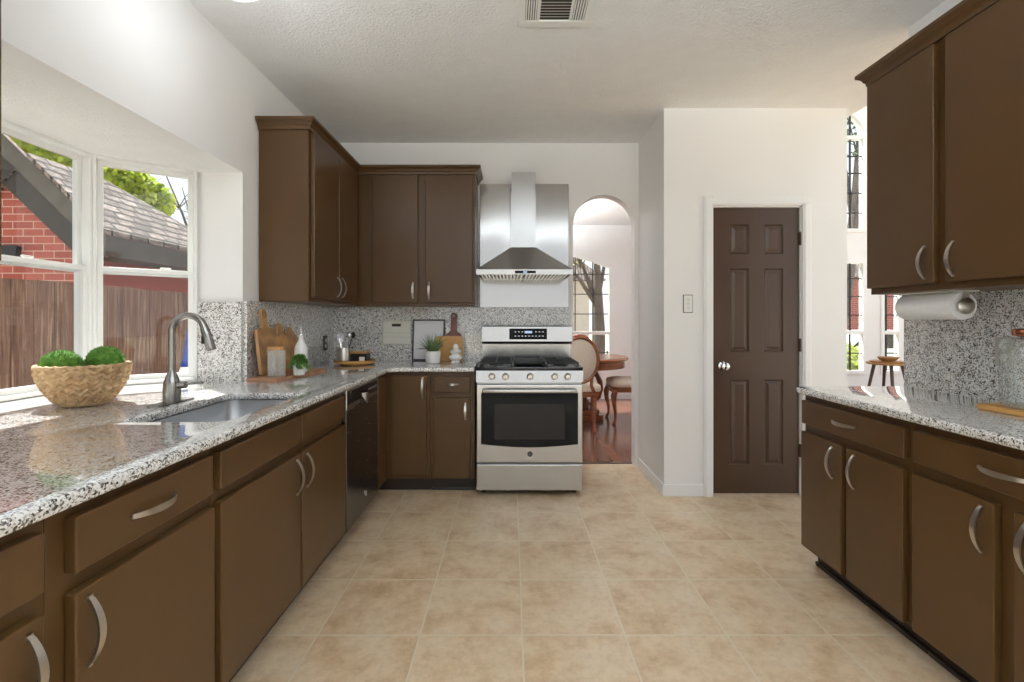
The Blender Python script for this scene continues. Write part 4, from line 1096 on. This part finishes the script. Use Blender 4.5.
root = tag(MB().lathe([(0.034, ZC+0.0005), (0.034, ZC+0.012), (0.028, ZC+0.016), (0.052, ZC+0.035), (0.056, ZC+0.045), (0.050, ZC+0.056), (0.026, ZC+0.070), (0.044, ZC+0.083), (0.047, ZC+0.092), (0.040, ZC+0.102), (0.020, ZC+0.114), (0.026, ZC+0.122), (0.024, ZC+0.132), (0.014, ZC+0.142), (0.013, ZC+0.15), (0, ZC+0.151)], cx, cy, 36).build('ceramic_tree', M['ceramic'], None, 50), 'white stacked ceramic tree ornament beside the range', 'ornament')
root.name = 'ceramic_ornament'

# ------------------------------------------------------------------ right counter
root = thing('paper_towel_holder', 'steel under-cabinet paper towel holder', 'towel holder', (1.86, 2.1, 1.37))
PX, PZ = 1.855, 1.308
b = MB(); b.box(1.80, 1.91, 1.955, 2.265, 1.3665, 1.3715, 0.001); b.build('mount_plate', M['white'], root)
for y in (1.955, 2.262):
    b = MB(); b.box(PX-0.012, PX+0.012, y-0.002, y+0.002, PZ, 1.3665); b.lathe([(0.0, y-0.008), (0.026, y-0.007), (0.034, y-0.002), (0.034, y+0.002), (0, y+0.002)], PX, PZ, 28, 'y'); b.build('end_arm', M['nickel'], root, 40)
b = MB(); b.tube([(PX, 1.957, PZ), (PX, 2.26, PZ)], 0.008, 12); b.build('rod', M['nickel'], root, 40)
b = MB(); b.lathe([(0.02, 1.968), (0.056, 1.968), (0.0565, 1.972), (0.0565, 2.246), (0.056, 2.25), (0.02, 2.25), (0.019, 2.24), (0.019, 1.98), (0.02, 1.968)], PX, PZ, 44, 'y', cap=False)
tag(b.build('paper_towel_roll', M['paper'], None, 40), 'white paper towel roll hanging under the wall cabinet', 'paper towel')
b = MB(); b.prism([(1.785, 1.15), (2.0, 1.15), (2.0, 1.80), (1.94, 1.86), (1.80, 1.855), (1.785, 1.84)], lambda x, y: (x, y, ZC+0.0005), lambda x, y: (x, y, ZC+0.02))
bmesh.ops.bevel(b.bm, geom=list(b.bm.edges), offset=0.004, segments=2, affect='EDGES')
tag(b.build('serving_board', M['bamboo']), 'bamboo board lying under the glass jar', 'serving board')
cx, cy, z = 1.872, 1.73, ZC+0.021
root = thing('glass_jar', 'big textured glass jar with a copper knob standing on the bamboo board', 'jar', (cx, cy, z))
b = MB(); b.lathe([(0.06, z), (0.078, z+0.006), (0.08, z+0.03), (0.08, z+0.20), (0.072, z+0.225), (0.068, z+0.232), (0.064, z+0.225), (0.074, z+0.20), (0.074, z+0.03), (0.07, z+0.012), (0, z+0.012)], cx, cy, 48); b.build('jar_body', M['jarglass'], root, 50)
b = MB(); b.lathe([(0.075, z+0.233), (0.077, z+0.24), (0.07, z+0.248), (0.03, z+0.254), (0, z+0.255)], cx, cy, 40); ld = b.build('lid', M['ribglass'], root, 40)
b = MB(); b.lathe([(0.02, z+0.2555), (0.046, z+0.262), (0.050, z+0.272), (0.048, z+0.284), (0.04, z+0.288), (0, z+0.289)], cx, cy, 28); b.build('knob', M['copper'], ld, 40)

# ------------------------------------------------------------------ dining room
def dining_chair(label):
    r = thing('dining_chair', label, 'chair', (0, 0, 0), 'oval-back dining chairs')
    bc = (0, -0.235, 0.80); A, H = 0.205, 0.255
    def el(a, k=1.0): return (A*k*math.cos(a), -0.235-0.12*(H*k*math.sin(a)+0.1)*0.6, 0.80+H*k*math.sin(a))
    b = MB(); b.tube([el(2*PI*i/48) for i in range(49)], 0.026, 10, flat=0.8)
    b.tube([el(PI/2+(i-5)*0.09, 1.06) for i in range(11)], [0.008+0.016*math.sin(PI*i/10) for i in range(11)], 8)
    b.build('back_frame', M['mahog'], r, 60)
    b = MB()
    rings = []
    for s, dy in ((0.25, -0.035), (0.7, -0.028), (0.92, -0.01), (0.92, 0.01), (0.7, 0.03), (0.25, 0.04)):
        rings.append([(lambda p: (p[0], p[1]+dy, p[2]))(el(2*PI*i/40, s)) for i in range(40)])
    b.loft(rings); b.build('back_pad', M['cream'], r, 60)
    b = MB(); b.tube([el(-PI/2), (0, -0.235, 0.50), (0, -0.235, 0.44)], [0.03, 0.022, 0.03], 10)
    for s in (-1, 1): b.tube([el(-PI/2+s*0.75), (s*0.13, -0.24, 0.52), (s*0.16, -0.235, 0.44)], [0.02, 0.018, 0.022], 8)
    b.build('back_support', M['mahog'], r, 60)
    so = rrect(-0.25, 0.25, -0.24, 0.25, [0.1, 0.1, 0.05, 0.05], 6)
    b = MB(); b.prism(so, lambda x, y: (x, y, 0.385), lambda x, y: (x, y, 0.445)); b.build('seat_rail', M['mahog'], r, 40)
    b = MB(); b.loft([[(x*k, y*k, z) for x, y in so] for k, z in ((0.97, 0.4455), (1.0, 0.475), (0.97, 0.51), (0.8, 0.53), (0.4, 0.538))]); b.build('seat', M['cream'], r, 60)
    for sx in (-1, 1):
        b = MB(); x, y = sx*0.21, 0.21
        b.tube([(x, y, 0.40), (x+sx*0.02, y+0.02, 0.34), (x+sx*0.018, y+0.018, 0.26), (x-sx*0.004, y-0.004, 0.14), (x-sx*0.004, y-0.004, 0.06), (x+sx*0.012, y+0.012, 0.02), (x+sx*0.02, y+0.02, 0.001)], [0.034, 0.036, 0.027, 0.018, 0.015, 0.02, 0.022], 10); b.build('leg', M['mahog'], r, 60)
        b = MB(); b.tube([(sx*0.17, -0.21, 0.40), (sx*0.165, -0.225, 0.25), (sx*0.16, -0.27, 0.10), (sx*0.16, -0.29, 0.001)], [0.027, 0.023, 0.019, 0.021], 10); b.build('leg', M['mahog'], r, 60)
    return r
c1 = dining_chair('oval-back cream dining chair seen from behind, half hidden by the range'); 
c2 = copy_tree(c1); c2['label'] = 'dining chair beyond the arch with its cream seat and curved legs showing'
c1.location = (0.77, 5.62, 0); c2.location = (1.46, 5.97, 0); c2.rotation_euler = (0, 0, PI/2)
tx, ty = 0.90, 6.22
root = thing('dining_table', 'round mahogany pedestal dining table beyond the arch', 'table', (tx, ty, 0))
b = MB(); b.lathe([(0.55, 0.735), (0.60, 0.745), (0.61, 0.765), (0.59, 0.782), (0.0, 0.784)], tx, ty, 56); b.build('tabletop', M['mahog'], root, 40)
b = MB(); b.lathe([(0.53, 0.645), (0.56, 0.65), (0.56, 0.734), (0.50, 0.7345)], tx, ty, 56); b.build('apron', M['mahog'], root, 40)
b = MB(); b.lathe([(0.10, 0.12), (0.12, 0.18), (0.06, 0.28), (0.10, 0.42), (0.07, 0.55), (0.14, 0.6445)], tx, ty, 28); b.build('column', M['mahog'], root, 60)
b = MB(); b.prism([(tx+x, ty+y) for x, y in rrect(-0.26, 0.26, -0.26, 0.26, 0.06)], lambda x, y: (x, y, 0.001), lambda x, y: (x, y, 0.06)); b.prism([(tx+x, ty+y) for x, y in rrect(-0.21, 0.21, -0.21, 0.21, 0.05)], lambda x, y: (x, y, 0.06), lambda x, y: (x, y, 0.12)); b.build('base', M['mahog'], root, 40)
for k in range(4):
    a = PI/4*0+k*PI/2; b = MB()
    b.tube([(tx+r*math.cos(a), ty+r*math.sin(a), z) for r, z in ((0.14, 0.62), (0.20, 0.56), (0.25, 0.46), (0.26, 0.36), (0.23, 0.26), (0.17, 0.19), (0.13, 0.14))], [0.02, 0.03, 0.034, 0.036, 0.034, 0.03, 0.03], 10); b.build('scroll_bracket', M['mahog'], root, 60)

# ------------------------------------------------------------------ living room side table
tx, ty, tz3 = 4.32, 5.5, 0.765
root = thing('side_table', 'small round wooden table on splayed dark legs below the living room windows', 'table', (tx, ty, 0))
b = MB(); b.lathe([(0.19, tz3-0.025), (0.205, tz3-0.02), (0.21, tz3-0.005), (0.205, tz3), (0, tz3)], tx, ty, 40); b.build('tabletop', M['honey'], root, 40)
for k in range(4):
    a = PI/4+0.35+k*PI/2; b = MB()
    b.tube([(tx+0.13*math.cos(a), ty+0.13*math.sin(a), tz3-0.026), (tx+0.27*math.cos(a), ty+0.27*math.sin(a), 0.001)], [0.019, 0.011], 10); b.build('leg', M['walnut'], root, 60)
b = MB(); b.lathe([(0.12, tz3+0.0006), (0.17, tz3+0.006), (0.175, tz3+0.016), (0.165, tz3+0.018), (0.11, tz3+0.010), (0, tz3+0.010)], tx+0.0, ty, 36)
tag(b.build('wooden_plate', M['honey'], None, 50), 'round wooden plate under the bowl on the side table', 'plate')
z = tz3+0.0105
b = MB(); b.lathe([(0.05, z), (0.085, z+0.02), (0.105, z+0.05), (0.10, z+0.053), (0.08, z+0.03), (0.04, z+0.012), (0, z+0.012)], tx, ty, 36)
tag(b.build('wooden_bowl', M['oak'], None, 50), 'wooden bowl standing on the plate on the side table', 'bowl')

# ------------------------------------------------------------------ outdoors
b = MB(); b.box(-40, 40, -40, 60, -0.40, -0.30); struct(b.build('ground', M['ground']))
b = MB(); b.box(-5, 12, -9, YN-0.01, -0.2999, -0.02); struct(b.build('floor_bounce', M['bounce_slab']))  # unseen pale slab added to bounce daylight up to the kitchen ceiling
# fence
root = thing('wood_fence', 'brown weathered board fence outside the bay window', 'fence', (-3.05, 4, -0.3))
b = MB()
y = -1.0
while y < 9.5:
    b.box(-3.06-0.004*random.random(), -3.04, y, y+0.136, -0.299, 1.50+0.012*random.random()); y += 0.14
b.build('boards', M['fence'], root)
b = MB(); b.box(-3.10, -3.066, -1, 9.5, 1.25, 1.34); b.box(-3.10, -3.066, -1, 9.5, 0.1, 0.19); b.build('rails', M['fence'], root)
# neighbour's house: gable end towards the kitchen, ridge running away
root = thing('neighbour_house', 'red brick house with a shingled gable roof beyond the fence', 'house', (-6, 7, -0.3))
EX, EZ, GY = -4.02, 2.15, 4.75      # eave, eave height, rake plane
sl = 0.98; RX = -5.25; RR = -4.80; RRZ = EZ+0.98*(EX-RR); RZ = EZ+sl*(EX-RX)*-1 if False else EZ+sl*(EX-RX)
WX = EX-0.34; WY = GY+0.12
b = MB(); b.prism([(WX, -0.299), (WX, EZ+sl*(EX-WX)-0.16), (RX, RZ-0.16), (2*RX-WX, EZ+sl*(EX-WX)-0.16), (2*RX-WX, -0.299)], lambda x, z: (x, WY, z), lambda x, z: (x, WY+0.1, z)); b.build('gable_wall', M['brick'], root)
b = MB(); b.box(WX-0.1, WX, WY+0.1, 7.0, -0.299, EZ+0.1); b.build('side_wall', M['brickside'], root)
# roof: near slope with a hip at the far end
b = MB()
FY = 5.65; EY = 7.35
def slope(o): return [(EX, GY, EZ+o), (EX, EY, EZ+o), (RR, FY, RRZ+o), (RR, GY+0.01, RRZ+o)]
A = [b.v(p) for p in slope(0)]; Bv = [b.v(p) for p in slope(-0.05)]
b.face(A); b.face(Bv[::-1])
for i in range(4): b.face([A[i], A[(i+1) % 4], Bv[(i+1) % 4], Bv[i]])
A = [b.v(p) for p in ((2*RR-EX, GY+0.05, EZ), (RR, GY+0.05, RRZ), (RR, FY, RRZ), (2*RR-EX, EY, EZ))]; b.face(A)
A = [b.v(p) for p in ((EX, EY, EZ), (2*RR-EX, EY, EZ), (RR, FY, RRZ))]; b.face(A)
b.build('roof', M['shingle'], root)
b = MB()
for off, th, yy0, yy1 in ((-0.055, 0.22, GY+0.01, GY+0.045),):
    b.prism([(EX, EZ+off), (RX, RZ+off), (RX, RZ+off-th), (EX, EZ+off-th)], lambda x, z: (x, yy0, z), lambda x, z: (x, yy1, z))
b.build('rake_board', M['fascia'], root)
b = MB()
for k in (1, -1):
    mx = (lambda x: x) if k == 1 else (lambda x: 2*RX-x)
    b.prism([(mx(EX-0.02), EZ-0.1), (RX, RZ-0.1), (RX, RZ-0.60), (mx(WX-0.02), EZ+sl*(EX-WX)-0.56), (mx(WX), EZ+sl*(EX-WX)-0.45)], lambda x, z: (x, GY+0.07, z), lambda x, z: (x, WY-0.001, z))
b.build('frieze', M['frieze'], root)
b = MB(); b.box(EX-0.04, EX+0.0, GY+0.046, 7.35, EZ-0.26, EZ-0.055); b.box(WX, EX-0.04, WY, 7.0, EZ-0.26, EZ-0.24)
b.build('eave_board', M['fascia'], root)
b = MB(); b.box(-5.22, -4.96, WY-0.06, WY-0.001, 1.86, 2.0, 0.01); b.build('meter_box', M['black'], root)

def foliage(mb, c, r, n, s, sz=1.0):
    for _ in range(n):
        d = Vector((random.gauss(0, 1), random.gauss(0, 1), random.gauss(0, 1))).normalized()*r*random.random()**0.45
        p = Vector(c)+Vector((d.x, d.y, d.z*sz))
        u = Vector((random.gauss(0, 1), random.gauss(0, 1), random.gauss(0, 1))).normalized(); w = u.orthogonal().normalized()
        mb.face([mb.v(p+u*s), mb.v(p+w*s*0.6), mb.v(p-u*s), mb.v(p-w*s*0.6)])
def tree(label, base, h, crowns, leafm, nleaf=900, ls=0.09, branch=True, tr=0.16, lean_=(0, 0)):
    root = thing('tree', label, 'tree', base)
    b = MB(); p0 = Vector(base); top = p0+Vector((lean_[0], lean_[1], h*0.75))
    b.tube([p0, p0+(top-p0)*0.4+Vector((0.05, 0, 0)), top], [tr, tr*0.8, tr*0.35], 10)
    for c, r in crowns:
        c = Vector(c); s = p0+(top-p0)*0.62
        b.tube([s, s+(c-s)*0.5+Vector((0, 0, 0.15)), c], [tr*0.35, tr*0.2, tr*0.05], 7)
        for _ in range(6):
            e = c+Vector((random.gauss(0, 1), random.gauss(0, 1), random.gauss(0, 0.8)))*r*0.6; b.tube([s+(c-s)*0.6, (s+(c-s)*0.6+e)/2+Vector((0, 0, 0.1)), e], [tr*0.12, tr*0.06, tr*0.02], 5)
    b.build('trunk', M['bark'], root, 60)
    if nleaf:
        f = MB()
        for c, r in crowns: foliage(f, c, r, nleaf, ls)
        f.build('foliage', leafm, root)
    return root
tree('yellow-green leafy tree rising behind the shingled roof', (-9.6, 11.5, -0.3), 5.6, [((-9.0, 11, 4.3), 0.7), ((-8.5, 11.2, 4.0), 0.55), ((-9.8, 11, 4.7), 0.9), ((-10.7, 10.8, 5.0), 0.9), ((-11.6, 10.6, 5.4), 1.0)], M['treeleaf'], 1300, 0.09)
tree('bare branching tree against the white sky past the roof', (-9.3, 14.5, -0.3), 6.4, [((-9.8, 14.3, 5.2), 0.9), ((-9.5, 14.2, 4.6), 0.9), ((-9.2, 14.4, 4.2), 0.8), ((-10.2, 14, 5.8), 1.0), ((-9.0, 14.2, 5.4), 0.9)], M['treeleaf'], 0, 0.1, True, 0.16)
b = MB()
root = thing('garden_cone', 'blue and white cone outside the angled bay window, behind the faucet', 'cone', (-2.04, 3.05, -0.3))
b = MB(); b.lathe([(0.05, 0.956), (0.004, 1.26), (0.0, 1.262)], -2.04, 3.05, 24); b.build('blue_top', M['bluecloth'], root, 50)
b = MB(); b.lathe([(0.17, -0.2995), (0.11, 0.70), (0.0505, 0.955)], -2.04, 3.05, 24); b.build('white_body', M['white'], root, 50)

# seen through the dining room window
tree('forked bare tree outside the dining room window', (1.82, 10.2, -0.3), 4.0, [((1.25, 10.2, 2.9), 0.7), ((2.2, 10.3, 3.2), 0.7), ((1.0, 10.2, 2.5), 0.5)], M['treeleaf'], 40, 0.05, True, 0.17)
root = thing('far_house', 'pale house across the street beyond the dining room', 'house', (-1, 17, -0.3))
b = MB(); b.box(-6, 2.6, 16, 20, -0.299, 2.6); b.build('wall', M['siding'], root)
b = MB(); b.prism([(-6.5, 2.55), (3.1, 2.55), (0.9, 4.8), (-4.5, 4.8)], lambda x, z: (x, 15.6, z) if z < 3 else (x, 18, z), lambda x, z: (x, 20.4, z) if z < 3 else (x, 18.2, z)); b.build('roof', M['shingle'], root)
b = MB(); b.box(1.2, 1.9, 15.97, 15.999, 0.6, 1.9); b.build('window', M['bglass'], root)
def shrub(label, c, r, m_):
    root = thing('shrub', label, 'shrub', (c[0], c[1], -0.3))
    b = MB(); b.tube([(c[0], c[1], -0.299), (c[0], c[1], c[2])], 0.03, 8); b.build('stem', M['bark'], root)
    f = MB(); foliage(f, c, r, 1500, 0.06, 0.85); f.build('foliage', m_, root)
shrub('green shrub below the dining room window', (2.15, 9.0, 0.35), 0.5, M['darkleaf'])
# seen through the living room windows
tree('leaning grey-trunked tree outside the living room windows', (5.9, 9.0, -0.3), 7.5, [((6.9, 9.3, 6.0), 1.0), ((6.4, 8.8, 5.0), 0.8), ((5.9, 9.2, 6.6), 0.9)], M['darkleaf'], 500, 0.07, True, 0.16, (0.9, 0.1))
shrub('green shrub below the tall living room window', (5.35, 7.75, 0.45), 0.5, M['treeleaf'])
root = thing('brick_house', 'red brick house across the street beyond the living room windows', 'house', (13, 19, -0.3))
b = MB(); b.box(8, 20, 17, 22, -0.299, 2.8); b.build('wall', M['brick'], root)
b = MB(); b.prism([(7.5, 2.75), (20.5, 2.75), (17, 4.6), (11, 4.6)], lambda x, z: (x, 16.6, z) if z < 3 else (x, 19.4, z), lambda x, z: (x, 22.4, z) if z < 3 else (x, 19.6, z)); b.build('roof', M['shingle'], root)
b = MB(); b.box(10.6, 11.6, 16.96, 16.999, 0.6, 2.0); b.build('window', M['bglass'], root)
root = thing('parked_car', 'white car parked in the street beyond the living room windows', 'car', (9.6, 13.0, -0.3))
CY0, CY1 = 12.1, 13.8
b = MB(); b.prism([(7.4, 0.0), (7.35, 0.35), (8.3, 0.48), (8.9, 0.95), (10.4, 0.98), (11.1, 0.55), (11.7, 0.45), (11.7, 0.0)], lambda x, z: (x, CY0, z), lambda x, z: (x, CY1, z)); b.build('body', M['carpaint'], root)
b = MB(); b.prism([(8.55, 0.52), (8.98, 0.90), (10.3, 0.92), (10.85, 0.55)], lambda x, z: (x, CY0-0.01, z), lambda x, z: (x, CY0-0.001, z)); b.build('side_window', M['bglass'], root)
for x in (8.2, 10.9):
    for y in (CY0-0.02, CY1-0.18):
        b = MB(); b.lathe([(0.0, y), (0.3, y), (0.31, y+0.03), (0.31, y+0.17), (0.3, y+0.2), (0, y+0.2)], x, 0.011, 24, 'y'); b.build('wheel', M['tyre'], root, 40)
